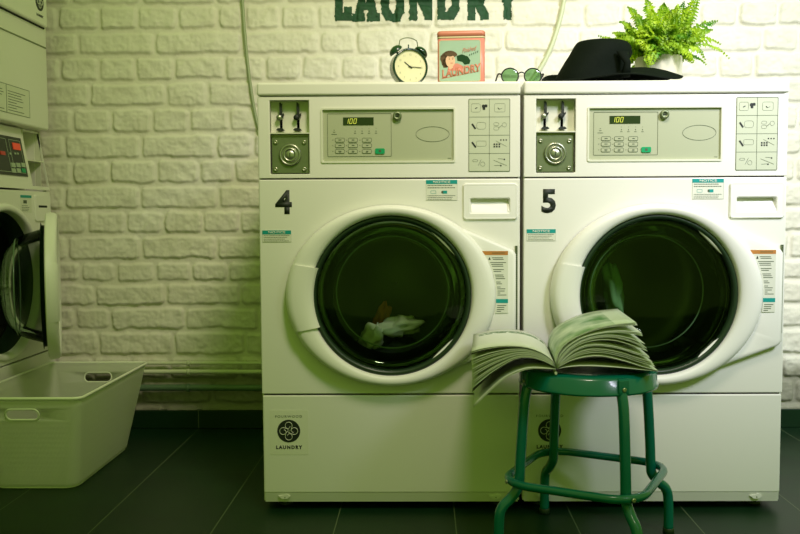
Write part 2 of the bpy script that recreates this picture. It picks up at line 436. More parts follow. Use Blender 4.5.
me = bpy.data.meshes.new('wall_back'); me.vertices.add(len(co)); me.vertices.foreach_set('co', co.ravel().astype(np.float32))
me.loops.add(q.size); me.loops.foreach_set('vertex_index', q.ravel().astype(np.int32)); me.polygons.add(len(q))
me.polygons.foreach_set('loop_start', np.arange(0, q.size, 4, dtype=np.int32)); me.polygons.foreach_set('loop_total', np.full(len(q), 4, dtype=np.int32))
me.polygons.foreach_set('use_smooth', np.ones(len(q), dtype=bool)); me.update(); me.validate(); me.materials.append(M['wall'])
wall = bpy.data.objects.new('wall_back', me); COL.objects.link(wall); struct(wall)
struct(MB().box(-2.50, -2.40, -3.0, .95, 0, WZ1).build('wall_left', 'plaster'))
struct(MB().box(-2.50, 2.6, -3.2, 1.0, -.05, 0).build('floor', 'tile'))
struct(MB().box(-2.40, WX1, WY-.022, WY+.02, 0.0005, .068).build('baseboard_back', 'btile', bevel=.002))

# painted lettering on the wall, following the brick relief
def stroke_letter(strokes, name, parent, w):
    g = .0022; pts = [p for s in strokes for p in s]
    x0 = min(p[0] for p in pts)-w; x1 = max(p[0] for p in pts)+w; z0 = min(p[1] for p in pts)-w; z1 = max(p[1] for p in pts)+w
    X, Z = np.meshgrid(np.arange(x0, x1, g), np.arange(z0, z1, g)); D = np.full_like(X, 9.)
    for s in strokes:
        for (ax, az), (bx, bz) in zip(s[:-1], s[1:]):
            dx, dz = bx-ax, bz-az; t = np.clip(((X-ax)*dx+(Z-az)*dz)/(dx*dx+dz*dz+1e-12), 0, 1)
            D = np.minimum(D, np.maximum(np.abs(X-ax-t*dx), np.abs(Z-az-t*dz)))
    mask = D+fbm(X, Z, 90, 5)*.006 < w/2
    vid = -np.ones(X.shape, int); vs = []; fs = []
    for j in range(X.shape[0]-1):
        for i in range(X.shape[1]-1):
            if mask[j, i]:
                f = []
                for a, b in ((j, i), (j, i+1), (j+1, i+1), (j+1, i)):
                    if vid[a, b] < 0:
                        vid[a, b] = len(vs); vs.append((X[a, b], WY-wallH(X[a, b], Z[a, b])-.0022, Z[a, b]))
                    f.append(vid[a, b])
                fs.append(f)
    mb = MB().add(vs, fs, 0, True)
    return mb.build(name, 'moss', parent, recalc=False)
sign = thing('wall_lettering', 'dark green LAUNDRY lettering painted across the white brick wall', 'sign', (0, 0, 0))
def lx(p): return at(p, 20, WY).x
zb_ = 1.496; hL = .130; w_ = .029
def LP(*pts): return [(lx(a), zb_+b*hL) for a, b in pts]
letters = [
    [LP((339, 1), (339, .04), (348, .04)), LP((348, .04), (348, .2))],
    [LP((358, .03), (366, 1), (374, .03)), LP((361, .33), (371, .33)), LP((356, .02), (361, .02)), LP((371, .02), (376, .02))],
    [LP((385, 1), (385, .22), (389, .02), (396, .0), (400, .22), (400, 1))],
    [LP((413, 0.02), (413, 1), (428, .04), (428, 1))],
    [LP((441, 1), (441, .04), (450, .04), (455, .25), (455, .75), (450, .97), (441, 1))],
    [LP((471, 0.02), (471, 1), (481, .97), (484, .75), (480, .5), (472, .47)), LP((476, .5), (484, .03))],
    [LP((507, 0.04), (507, .45), (497, 1)), LP((507, .45), (518, 1))],
]
for s in letters: stroke_letter(s, 'letter', sign, w_)

# ------------------------------------------------------------------ washing machines
MC = -.3435                      # centre of the left machine; parts are laid out in its local frame
HW = .3410
def L(px, py, Y=0.0):
    p = at(px, py, Y); return (p.x-MC, p.z)
def lrect(px0, py0, px1, py1, Y=0.0):
    a = L(px0, py0, Y); b = L(px1, py1, Y); return a[0], b[0], b[1], a[1]      # x0,x1,z0,z1
def rrect(x0, x1, z0, z1, r, n=5):
    P = []
    for cx, cz, a0 in ((x1-r, z0+r, -90), (x1-r, z1-r, 0), (x0+r, z1-r, 90), (x0+r, z0+r, 180)):
        for i in range(n+1):
            a = math.radians(a0+90*i/n); P.append((cx+r*math.cos(a), cz+r*math.sin(a)))
    return P
def outline(mb, poly, w, y0, y1, mi):
    n = len(poly); P = [Vector((p[0], p[1])) for p in poly]; In = []
    for i in range(n):
        t = (P[(i+1) % n]-P[i-1]).normalized(); In.append(P[i]+Vector((-t.y, t.x))*w)
    for i in range(n):
        j = (i+1) % n
        a, b, c, d = P[i], P[j], In[j], In[i]
        mb.add([(a.x, y0, a.y), (b.x, y0, b.y), (c.x, y0, c.y), (d.x, y0, d.y), (a.x, y1, a.y), (b.x, y1, b.y), (c.x, y1, c.y), (d.x, y1, d.y)],
               [(0, 1, 2, 3), (0, 4, 5, 1), (3, 2, 6, 7)], mi)
DC = L(391, 296, -.02); DCX, DCZ = L(391, 296)     # door centre
DCX, DCZ = DC
GR = .2085
EA, EB = .276, .237
HXD = .322                      # hinge line, local x

def make_door(parent, tinted=True):
    """door part with its origin on the hinge line"""
    ox = HXD
    cx, cz = DCX-ox, DCZ
    D = MB()
    # flat hinge plate
    tr = L(516, 251, -.02); brp = L(516, 345, -.02)
    th1 = math.radians(72); th0 = math.radians(-72)
    poly = []
    for i in range(41):
        a = th1+(2*PI+th0-th1)*i/40
        poly.append((cx+EA*.975*math.cos(a), cz+EB*.975*math.sin(a)))
    rc = .008
    poly += [(brp[0]-ox-rc, brp[1]-rc*.4), (brp[0]-ox, brp[1]+rc), (tr[0]-ox, tr[1]-rc), (tr[0]-ox-rc, tr[1]+rc*.3)]
    n = len(poly)
    inner = []
    for p in poly:
        a = math.atan2(p[1]-cz, p[0]-cx); inner.append((cx+GR*1.01*math.cos(a), cz+GR*1.01*math.sin(a)))
    def ring(P, y, k=0):
        out = []
        for p in P:
            v = Vector((p[0]-cx, p[1]-cz)); l = v.length; v = v*((l-k)/l); out.append((cx+v.x, y, cz+v.y))
        return out
    D.loft([ring(inner, .0), ring(inner, -.018), ring(poly, -.0205, .010), ring(poly, -.0185, .003), ring(poly, -.015), ring(poly, -.001)], 0, False, False, True)
    # raised ring round the glass
    prof = [(0, -.004), (.02, -.018), (.06, -.0265), (.14, -.031), (.30, -.0345), (.50, -.036), (.70, -.0355), (.84, -.032), (.93, -.026), (.98, -.016), (1.0, -.004)]
    rings = []; N = 96
    for t, y in prof:
        rings.append([(cx+(GR*(1-t)+EA*t)*math.cos(2*PI*j/N), y, cz+(GR*(1-t)+EB*t)*math.sin(2*PI*j/N)) for j in range(N)])
    D.loft(rings, 0, False, False, True)
    door = D.build('door', 'doorw', parent, (ox, 0, 0), recalc=False)
    # grip
    hb = MB(); rings = []
    a0, a1 = math.radians(180-21), math.radians(180+23); K = 16
    for i in range(K+1):
        a = a0+(a1-a0)*i/K
        e = -.0045
        row = []
        for t, y in ((-.12, -.006), (-.10, -.022), (0, -.030), (.3, -.0350), (.66, -.0355), (.84, -.032), (.95, -.022), (1.0, -.006)):
            row.append((cx+(GR*(1-t)+EA*t)*math.cos(a), y+e, cz+(GR*(1-t)+EB*t)*math.sin(a)))
        rings.append(row)
    nr = len(rings[0]); vs = [p for r in rings for p in r]; fs = []
    for i in range(K):
        for j in range(nr-1): fs.append((i*nr+j, (i+1)*nr+j, (i+1)*nr+j+1, i*nr+j+1))
    hb.add(vs, fs, 0, True)
    for i in (0, K):
        hb.add([rings[i][j] for j in range(nr)]+[(p[0], p[1]+.01, p[2]) for p in rings[i]], [(j, j+1, nr+j+1, nr+j) for j in range(nr-1)], 0)
    hb.build('door_handle', 'doorw', door)
    # black gasket ring and the bowl of glass
    MB().lathe([(GR+.001, -.004), (GR+.001, -.020), (GR-.004, -.024), (GR-.011, -.020), (GR-.014, -.008), (GR-.013, .012), (GR-.004, .014)], (cx, 0, cz), 'y', 0, 72).build('gasket', 'rubber', door)
    g = MB().lathe([(GR-.013, -.012), (.186, .004), (.178, .030), (.168, .060), (.153, .090), (.128, .114), (.09, .130), (.045, .137), (.002, .139)], (cx, 0, cz), 'y', 0, 72)
    g.build('glass_bowl', 'glass2', door)
    MB().lathe([(GR-.012, -.010), (.17, -.0155), (.12, -.019), (.06, -.021), (.001, -.0215)], (cx, 0, cz), 'y', 0, 72).build('glass_pane', 'glass' if tinted else 'glass2', door)
    MB().lathe([(.1515, .089), (.153, .087), (.1555, .088), (.153, .091)], (cx, 0, cz), 'y', 0, 64).build('bowl_highlight', 'edge', door)  # added ring, its pale green stands in for the highlight round the bowl
    MB().lathe([(.190, .012), (.1905, .010), (.1915, .012), (.190, .014)], (cx, 0, cz), 'y', 0, 64).build('glass_rim', 'dmetal', door)
    return door, cx, cz, ox

def make_drum(parent, cx, cz):
    d = MB()
    d.lathe([(.231, .004), (.232, .03), (.215, .045), (.222, .06), (.212, .07), (.222, .082)], (cx, 0, cz), 'y', 1, 64)
    d.lathe([(.222, .082), (.262, .10), (.262, .42), (.20, .44), (.10, .425), (.002, .42)], (cx, 0, cz), 'y', 0, 64)
    o = d.build('drum', ['drum', 'rubber'], parent)
    for k in range(3):
        a = math.radians(75+120*k)
        v = MB(); r = []
        for y in (.11, .15, .37, .41):
            w = .03; h = .035 if .12 < y < .4 else .004; rr = .260
            t = Vector((-math.sin(a), math.cos(a))); nrm = Vector((math.cos(a), math.sin(a)))
            c = [nrm*rr-t*w, nrm*(rr-h)-t*w*.3, nrm*(rr-h)+t*w*.3, nrm*rr+t*w]
            r.append([(cx+p.x, y, cz+p.y) for p in c])
        v.loft(r, 0); v.build('drum_paddle', 'drum', o)
    return o

def lines(mb, x0, x1, z0, z1, n, y, mi, rr, fill=.45, ragged=.35):
    h = (z1-z0)/n
    for i in range(n):
        z = z1-(i+.5)*h; x = x0; xe = x0+(x1-x0)*(1-rr.random()*ragged)
        while x < xe:
            w = rr.uniform(.0015, .0045); mb.box(x, min(x+w, xe), y, y+.0003, z-h*fill/2, z+h*fill/2, mi); x += w+.0009

def make_cabinet(root):
    c = MB()
    c.box(-HW, -HW+.004, .012, .70, .024, 1.096); c.box(HW-.004, HW, .012, .70, .024, 1.096)
    c.box(-HW+.004, HW-.004, .696, .70, .024, 1.096); c.box(-HW+.004, HW-.004, .012, .696, .024, .028)
    c.build('cabinet', 'enamel', root)
    for sx in (-.29, .29):
        for y in (.06, .64):
            MB().lathe([(.02, 0), (.022, .004), (.014, .008), (.012, .03)], (sx, y, 0), 'z', 0, 16, True, True).build('foot', 'black', root)

ZL0 = .3125; ZP = .8815; ZT = 1.0945
def make_washer(num):
    R_ = random.Random(11)
    root = thing('washing_machine', '', 'washing machine')
    make_cabinet(root)
    MB().box(-HW-.0005, HW+.0005, -.006, .702, 1.0965, 1.130).build('top_lid', 'lid', root, bevel=.006, bseg=3)
    # control fascia
    cp = MB().box(-HW, HW, 0, .014, ZP+.002, ZT).build('control_panel', 'enamel', root)
    x0, x1, z0, z1 = lrect(269.5, 100.5, 309.5, 174)
    d0, d1, e0, e1 = lrect(322.5, 110, 453.5, 160.5)
    cut(cp, [MB().box(x0, x1, -.05, .05, z0, z1), MB().prism(rrect(d0, d1, e0, e1, .003), -.05, .05)], .0025)
    # display
    dp = MB().box(d0-.004, d1+.004, .004, .008, e0-.004, e1+.004).build('display_panel', 'fascia', root)
    fr = MB(); P = rrect(d0-.005, d1+.005, e0-.005, e1+.005, .005); outline(fr, P, .0045, -.0025, .001, 0); fr.build('display_frame', 'fascia2', dp, recalc=True)
    a0, a1, b0, b1 = lrect(327, 113.5, 391.5, 156.3)
    ol = MB(); outline(ol, rrect(a0, a1, b0, b1, .002), .0009, .0032, .004, 0); ol.build('printed_frame', 'ink', dp); ol = MB()
    cx_, cz_ = L(432.6, 134); E = [(cx_+.0437*math.cos(2*PI*i/40), cz_+.0198*math.sin(2*PI*i/40)) for i in range(40)]
    eo = MB(); outline(eo, E, .0008, .0032, .004, 0); eo.build('oval_outline', 'ink', dp)
    # small legends
    for px in (355, 362, 369, 376):
        for py, hh, ww in ((128.3, .0012, .0012), (131, .003, .0018), (133, .0012, .0058)):
            x, z = L(px, py); ol.box(x-ww/2, x+ww/2, .0034, .004, z-hh/2, z+hh/2, 0)
    for py, ww in ((130, .003), (132, .006), (134.2, .014)):
        x, z = L(334, py); ol.box(x-ww/2, x+ww/2, .0034, .004, z-.0006, z+.0006, 0)
    x, z = L(450, 158.2); ol.box(x-.006, x+.003, .0034, .004, z-.0006, z+.0006, 0)
    for r_, py in enumerate((139.9, 145.4, 151.2)):
        for c_, px in enumerate((332.7, 346.3, 359.8)):
            x, z = L(px, py); ol.box(x-.0008, x+.0008, .0034, .004, z-.0008, z+.0008, 0)
    b = bmesh.new(); b.from_mesh(dp.data); dp.data.materials.append(M['ink'])
    vv = [b.verts.new(p) for p in ol.v]
    for f in ol.f: b.faces.new([vv[i] for i in f]).material_index = 1
    b.to_mesh(dp.data); b.free()
    s0, s1, t0, t1 = lrect(343, 117.3, 373.6, 124.8)
    sc = MB().box(s0, s1, .0025, .006, t0, t1).build('screen', 'lcd', dp)
    def seg(mb, ox, oz, h, segs):
        w = h*.5; t = h*.10; sh = .18
        S = dict(a=(0, h, w, h), b=(w, h/2, w, h), c=(w, 0, w, h/2), d=(0, 0, w, 0), e=(0, 0, 0, h/2), f=(0, h/2, 0, h), g=(0, h/2, w, h/2))
        for k in segs:
            ax, az, bx, bz = S[k]
            hor = az == bz
            q = [(ax, az-t/2), (bx, bz-t/2), (bx, bz+t/2), (ax, az+t/2)] if hor else [(ax-t/2, az), (ax+t/2, az), (bx+t/2, bz), (bx-t/2, bz)]
            mb.prism([(ox+p[0]+sh*p[1], oz+p[1]) for p in q], .0018, .0026, 0)
    dg = MB(); hz_ = (t1-t0)*.62; zz_ = t0+(t1-t0)*.19
    for i, sg in enumerate(('bc', 'abcdef', 'abcdef')): seg(dg, s0+.006+i*.0105, zz_, hz_, sg)
    dg.build('screen_digits', 'digit', sc)
    for r_, py in enumerate((139.9, 145.4, 151.2)):
        for c_, px in enumerate((339.8, 352.8, 366.8)):
            x, z = L(px, py); b = MB(); P = rrect(x-.0125, x+.0125, z-.0055, z+.0055, .0035, 4)
            b.prism(P, .0030, .0045, 0); outline(b, P, .0009, .0026, .004, 1)
            b.box(x-.004+.001*c_, x+.004, .0027, .0031, z-.0010, z+.0012, 1)
            if r_ == 2: b.box(x-.003, x+.003, .0027, .0031, z-.0032, z-.002, 1)
            b.build('button', ['fascia', 'ink'], dp)
    x, z = L(379.9, 151); b = MB(); b.prism(rrect(x-.0125, x+.0125, z-.007, z+.007, .003, 4), .0012, .0045, 0); b.box(x-.003, x+.003, .0008, .0013, z-.003, z+.003, 1)
    b.build('start_button', ['greenb', 'ink'], dp)['label'] = 'green start button'
    x, z = L(397.3, 116); k = MB()
    k.lathe([(.0115, .005), (.0115, -.004), (.009, -.006), (.006, -.006), (.005, -.003), (.001, -.003)], (x, 0, z), 'y', 0, 24)
    k.box(x-.0035, x+.0035, -.0052, -.002, z-.001, z+.001, 1); k.build('key_lock', ['dmetal', 'black'], dp)
    # coin unit
    cu = MB(); dpt = .026
    zm = L(0, 134.5)[1]
    cu.box(x0-.002, x1+.002, dpt, dpt+.003, z0-.002, z1+.002, 0)
    cu.box(x0-.003, x0, .002, dpt, z0, z1, 0); cu.box(x1, x1+.003, .002, dpt, z0, z1, 0)
    cu.box(x0, x1, .002, dpt, z1, z1+.003, 0); cu.box(x0, x1, .002, dpt, z0-.003, z0, 0)
    cu.box(x0, x1, .002, dpt, zm-.002, zm+.001, 0)
    co_ = cu.build('coin_unit', 'fascia2', root)
    for i, px in enumerate((281.5, 298.5)):
        x, _ = L(px, 120, .034); z2 = L(0, 104.5, .02)[1]; z3 = L(0, 119, .02)[1]; z4 = L(0, 132.5, .02)[1]
        lv = MB()
        lv.prism([(x-.002, z3+.004), (x+.005, z3+.004), (x+.004, z2-.004), (x+.001, z2), (x-.002, z2)], .014, .022, 0)
        lv.prism([(x+.004, z3-.002), (x+.009, z3+.004), (x+.009, z3+.010), (x+.004, z3+.006)], .012, .022, 0)
        lv.lathe([(.001, .012), (.0070, .012), (.0070, .022)], (x-.003, 0, z3-.001), 'y', 1, 20)
        lv.box(x-.003, x+.004, .026, .034, z4, z3-.006, 0)
        lv.prism([(x-.011, z4+.001), (x, z4-.002), (x+.011, z4+.001), (x+.006, z4+.006), (x-.006, z4+.006)], .008, .022, 0)
        lv.build('coin_chute', ['black', 'metal' if i == 0 else 'black'], co_)
    p0, p1, q0, q1 = lrect(271.5, 137, 309, 173.3, .01)
    pl = MB().box(p0, p1, .010, .014, q0, q1).build('lock_plate', 'dmetal', co_, bevel=.001)
    x, z = L(290.3, 155, .01)
    MB().lathe([(.029, .010), (.029, .006), (.026, .003), (.023, .004), (.022, .007), (.019, .007), (.018, .001), (.014, .000), (.013, .004), (.001, .004)], (x, 0, z), 'y', 0, 36).build('lock_ring', 'metal', pl)
    b = MB(); b.lathe([(.0125, .0035), (.0115, .002), (.001, .002)], (x, 0, z), 'y', 0, 28); b.box(x-.001, x+.001, .001, .0022, z-.005, z+.005, 1); b.build('lock_cylinder', ['metal', 'black'], pl)
    for px, py in ((275.8, 142.3), (304.3, 142.3), (275.8, 169.3), (304.3, 169.3)):
        x, z = L(px, py, .01); MB().lathe([(.0058, .010), (.0055, .007), (.003, .006), (.001, .0075)], (x, 0, z), 'y', 0, 18).build('screw', 'screw', pl)
    # instruction chart
    x0, x1, z0, z1 = lrect(468.5, 98.8, 510, 171.5)
    ic = MB(); y = -.0008
    ic.prism(rrect(x0, x1, z0, z1, .003), y, .0003, 0); outline(ic, rrect(x0, x1, z0, z1, .003), .0014, y-.0005, y, 1)
    xm = (x0+x1)/2; ic.box(xm-.0005, xm+.0005, y-.0004, y, z0, z1, 1)
    for i in (1, 2, 3): z = z0+(z1-z0)*i/4; ic.box(x0, x1, y-.0004, y, z-.0005, z+.0005, 1)
    cw, ch = (x1-x0)/2, (z1-z0)/4
    def cell(c_, r_): return x0+cw*(c_+.5), z1-ch*(r_+.5)
    def oval(cx, cz, w, h, r=.004): outline(ic, rrect(cx-w/2, cx+w/2, cz-h/2, cz+h/2, r, 3), .0005, y-.0005, y, 2)
    def ell(cx, cz, r): outline(ic, [(cx+r*math.cos(a*PI/6), cz+r*math.sin(a*PI/6)) for a in range(12)], .0006, y-.0005, y, 2)
    def blob(cx, cz, r): ic.prism([(cx+r*math.cos(a*PI/4)*(1+.3*(a % 2)), cz+r*math.sin(a*PI/4)) for a in range(8)], y-.0006, y, 3)
    def slash(ax, az, bx, bz, w, mi=3):
        t = Vector((bx-ax, bz-az)).normalized(); nn = Vector((-t.y, t.x))*w/2
        ic.prism([(ax-nn.x, az-nn.y), (bx-nn.x, bz-nn.y), (bx+nn.x, bz+nn.y), (ax+nn.x, az+nn.y)], y-.0006, y, mi)
    cx, cz = cell(0, 0); oval(cx-.008, cz, .024, .022); blob(cx+.012, cz+.004, .0045); blob(cx+.018, cz+.005, .004); blob(cx+.013, cz-.002, .0035); slash(cx-.010, cz-.002, cx-.004, cz+.001, .002)
    cx, cz = cell(1, 0); oval(cx, cz, .028, .022); slash(cx-.005, cz, cx-.001, cz-.004, .002); slash(cx-.001, cz-.004, cx+.006, cz-.001, .0008, 2)
    cx, cz = cell(0, 1); slash(cx-.018, cz+.006, cx-.009, cz-.007, .0045); oval(cx+.006, cz+.001, .024, .018, .006)
    cx, cz = cell(1, 1); oval(cx-.009, cz+.005, .014, .008); oval(cx-.009, cz-.006, .014, .009); slash(cx-.002, cz-.004, cx+.006, cz+.002, .001, 2); ell(cx+.012, cz+.003, .006)
    cx, cz = cell(0, 2); slash(cx-.018, cz+.006, cx-.008, cz-.008, .0045); oval(cx+.006, cz+.002, .026, .014)
    cx, cz = cell(1, 2)
    for i in range(3):
        for j in range(2): ic.box(cx-.016+i*.0065, cx-.012+i*.0065, y-.0006, y, cz-.008+j*.006, cz-.004+j*.006, 3)
        blob(cx+.003+i*.007, cz+.011, .0018)
    slash(cx-.010, cz+.009, cx+.018, cz-.006, .0006, 2)
    cx, cz = cell(0, 3); oval(cx-.010, cz+.005, .014, .006); slash(cx-.002, cz-.008, cx+.006, cz+.008, .0008, 2); ell(cx+.010, cz-.004, .006)
    cx, cz = cell(1, 3); slash(cx-.016, cz+.006, cx+.018, cz-.008, .0007, 2); blob(cx+.012, cz+.008, .002); blob(cx+.003, cz-.008, .002); slash(cx-.014, cz-.008, cx, cz-.007, .0008, 2); slash(cx-.004, cz+.010, cx+.009, cz+.009, .0008, 2)
    ic.build('instruction_chart', ['label', 'ink', 'ink', 'black'], root)
    # front sheet with the door opening and the drawer opening
    fp = MB().box(-HW, HW, 0, .012, ZL0+.002, ZP-.0015).build('front_panel', 'enamel', root)
    w0, w1, v0, v1 = lrect(463, 183.5, 517.5, 219.5)
    cyl = MB().lathe([(.232, -.05), (.232, .05)], (DCX, 0, DCZ), 'y', 0, 72, True, True)
    cut(fp, [cyl, MB().box(w0+.006, w1-.006, -.05, .05, v0+.006, v1-.006)], .003)
    # detergent drawer
    dr = MB(); r0, r1, u0, u1 = lrect(470, 198.5, 509.5, 213)
    def ringxz(P, y): return [(p[0], y, p[1]) for p in P]
    A = rrect(w0, w1, v0, v1, .009)
    def ins(k): return rrect(w0+k, w1-k, v0+k, v1-k, max(.002, .009-k))
    g_ = rrect(r0, r1, u0, u1, .004)
    dr.loft([ringxz(A, .001), ringxz(A, -.003), ringxz(ins(.0025), -.006), ringxz(ins(.006), -.0055), ringxz(rrect(r0-.002, r1+.002, u0-.002, u1+.002, .005), -.0055), ringxz(g_, -.004)], 0, False, False, False)
    # scoop: deep under its top edge, running out at the bottom
    top_b = [(p[0]*1.0, (.011 if p[1] > (u0+u1)/2 else -.003), p[1]-.001 if p[1] > (u0+u1)/2 else p[1]+.002) for p in g_]
    c0 = (r0+r1)/2
    top_b = [((p[0]-c0)*.93+c0, p[1], p[2]) for p in top_b]
    dr.loft([ringxz(g_, -.004), top_b], 0, False, True, False)
    do = dr.build('detergent_drawer', 'doorw', root, recalc=True)
    # door, drum
    door, cx, cz, ox = make_door(root)
    make_drum(root, DCX, DCZ)
    # label on the door
    wl = MB(); y = -.0212
    Lp = [(482, 251), (490, 265), (494, 277), (496, 291), (496, 301), (495, 313), (508, 313), (508, 251)]
    P = [(L(a, b, y)[0]-ox, L(a, b, y)[1]) for a, b in Lp]
    wl.prism(P, y-.0006, y+.001, 0)
    hd = [(482, 251), (485, 255), (508, 255), (508, 251)]; wl.prism([(L(a, b, y)[0]-ox, L(a, b, y)[1]) for a, b in hd], y-.001, y, 1)
    hd = [(496, 299), (496, 303), (508, 303), (508, 299)]; wl.prism([(L(a, b, y)[0]-ox, L(a, b, y)[1]) for a, b in hd], y-.001, y, 2)
    for py in (257.8, 259.4, 262.6, 264.4, 266.2, 269.6, 271.4, 275, 276.8, 278.6, 282, 283.8, 287, 288.8, 291, 293, 295, 305.5, 307.5, 309.5, 311.3):
        xl = np.interp(py, [251, 265, 277, 291, 301, 313], [482, 490, 494, 496, 496, 495])+(1.5 if py > 260 else 6)
        xr = R_.uniform(500, 506.5); a = L(xl, py, y); b = L(xr, py, y)
        wl.box(a[0]-ox, b[0]-ox, y-.0009, y-.0006, a[1]-.0009, a[1]+.0009, 3)
    a = L(489.5, 258.3, y); wl.prism([(a[0]-ox-.003, a[1]-.004), (a[0]-ox+.003, a[1]-.004), (a[0]-ox, a[1]+.004)], y-.001, y, 4)
    a = L(492, 253, y); b = L(505, 253, y); wl.box(a[0]-ox, b[0]-ox, y-.0013, y-.001, a[1]-.0008, a[1]+.0008, 3)
    wl.build('warning_label', ['label2', 'orange', 'teal', 'ink', 'black'], door)
    hs = MB(); h0 = L(0, 335.5)[1]; h1 = L(0, 248)[1]; hx0, hx1 = L(516.6, 0)[0], L(519, 0)[0]
    hx0, hx1 = .3280, .3345
    hs.box(hx0, hx1, -.004, 0, h0, h1, 0)
    nd = 42
    for i in range(nd):
        z = h0+(h1-h0)*(i+.5)/nd; hs.box(hx0+.0014, hx1-.0014, -.0046, -.003, z-.0013, z+.0013, 1)
    hs.build('hinge_strip', ['dmetal', 'black'], root)
    # notices
    def notice(px0, py0, px1, py1, hdr, body):
        x0, x1, z0, z1 = lrect(px0, py0, px1, py1); n_ = MB()
        n_.box(x0, x1, -.0008, 0, z0, z1, 0); zh = z1-hdr; n_.box(x0, x1, -.0012, -.0008, zh, z1, 1); outline(n_, [(x0, z0), (x1, z0), (x1, z1), (x0, z1)], .0005, -.0011, -.0008, 2)
        body(n_, x0, x1, z0, zh)
        o = n_.build('notice_label', ['label2', 'teal', 'ink', 'teal'], root)
        text('notice_heading', 'NOTICE', hdr*.55, (x0+x1)/2, -.0012, zh+hdr*.22, 'label2', o, bold=.02, sx=1.5)
    notice(262.3, 230.4, 291.3, 242, .0105, lambda n_, a, b, c, d: lines(n_, a+.004, b-.004, c+.001, d-.001, 4, -.0011, 2, R_, .3, .3))
    def body2(n_, a, b, c, d):
        h = d-c
        lines(n_, a+.004, b-.004, d-h*.30, d-.001, 2, -.0011, 2, R_, .35, .15)
        lines(n_, a+.004, b-.004, c+.001, c+h*.34, 3, -.0011, 2, R_, .35, .2)
        z = c+h*.5; outline(n_, rrect(a+.012, a+.026, z-.004, z+.004, .001, 2), .0008, -.0012, -.0008, 3); n_.box(a+.042, a+.055, -.0012, -.0008, z-.004, z+.004, 3); n_.box(a+.040, a+.045, -.0014, -.0012, z-.003, z+.003, 2)
    notice(426, 180, 457.3, 200.3, .0105, body2)
    # lower panel and toe bevel
    MB().box(-HW+.002, HW-.002, 0, .012, .048, ZL0-.002).build('lower_panel', 'enamel', root, bevel=.003)
    tb = MB(); tb.prism([(0, 0)], 0, 0) if False else None
    xa, xb = -HW+.004, HW-.004
    tb.add([(xa, .001, .048), (xb, .001, .048), (xb, .007, .022), (xa, .007, .022), (xa, .03, .048), (xb, .03, .048), (xb, .03, .022), (xa, .03, .022)],
           [(0, 3, 2, 1), (4, 5, 6, 7), (3, 7, 6, 2), (0, 1, 5, 4), (0, 4, 7, 3), (1, 2, 6, 5)], 0)
    tb.build('toe_bevel', 'enamel', root)
    for px in (285, 496):
        x, z = L(px, 497.5); c = MB()
        c.prism([(x-.018, z+.004), (x-.008, z-.004), (x+.006, z-.004), (x+.014, z+.003), (x+.004, z+.010), (x-.004, z+.006)], .000, .014, 0)
        c.box(x-.001, x+.001, -.001, .004, z-.001, z+.002, 1); c.build('panel_clip', ['enamel', 'ink'], root)
    # shop sticker
    x, z = L(288.8, 431); sr = .0305
    st = MB(); st.prism(rrect(x-.050, x+.052, z-.064, z+.056, .003), -.0005, 0, 0)
    so = st.build('logo_sticker', 'label', root)
    so.data.materials[0] = M['sticker']
    d = MB(); d.prism([(x+sr*math.cos(2*PI*i/48), z+sr*math.sin(2*PI*i/48)) for i in range(48)], -.0010, -.0004, 0); d.build('emblem_disc', 'black', so)
    kn = MB()
    for k in range(4):
        a = k*PI/2; ca, sa = math.cos(a), math.sin(a)
        pts = []
        for i in range(34):               # each leaf is a loop that curls in on itself
            t = i/33; an = -PI*.62+t*PI*1.95; rad = .0092 if t < .72 else .0092-.0052*(t-.72)/.28
            cx0, cz0 = .0148, 0
            u, v = cx0+rad*math.cos(an+PI*.0), cz0+rad*math.sin(an)
            pts.append((u, v))
        pts = [(-.001, -.002)]+[(.0045, -.0068)]+pts
        W = [(x+u*ca-v*sa, -.0012, z+u*sa+v*ca) for u, v in pts]
        kn.tube(W, .0018, 0, 6, flat=.4)
    kn.build('emblem', 'sticker', so)
    text('shop_name', 'FOURWOOD', .0062, x, -.0006, L(0, 418.2)[1], 'ink', so, sx=1.12, space=1.35)
    text('shop_word', 'LAUNDRY', .0088, x, -.0006, L(0, 449.3)[1], 'black', so, bold=.045, sx=.98, space=1.32)
    n_ = L(283.5, 0)[0]; text('number', num, .0575, L(283.8, 200)[0], -.0003, L(283, 213)[1], 'black', root, bold=.036, sx=1.0)
    return root, door
M['sticker'] = mat('pale_sticker', (.77, .77, .66), .45)
wm, _d = make_washer('4')
wm.location = (MC, 0, 0); wm['label'] = 'white front-loading washing machine marked 4, with clothes behind its round door'
wm['group'] = 'front-loading washing machines side by side'
w5 = copy_tree(wm); w5.location = (.3480, 0, 0)
w5['label'] = 'white front-loading washing machine marked 5, behind the green stool'
for ch in list(w5.children):
    if ch.name.startswith('number'):
        bpy.data.objects.remove(ch)
text('number', '5', .0575, L(283.8, 200)[0], -.0003, L(283, 213)[1], 'black', w5, bold=.036, sx=1.0)

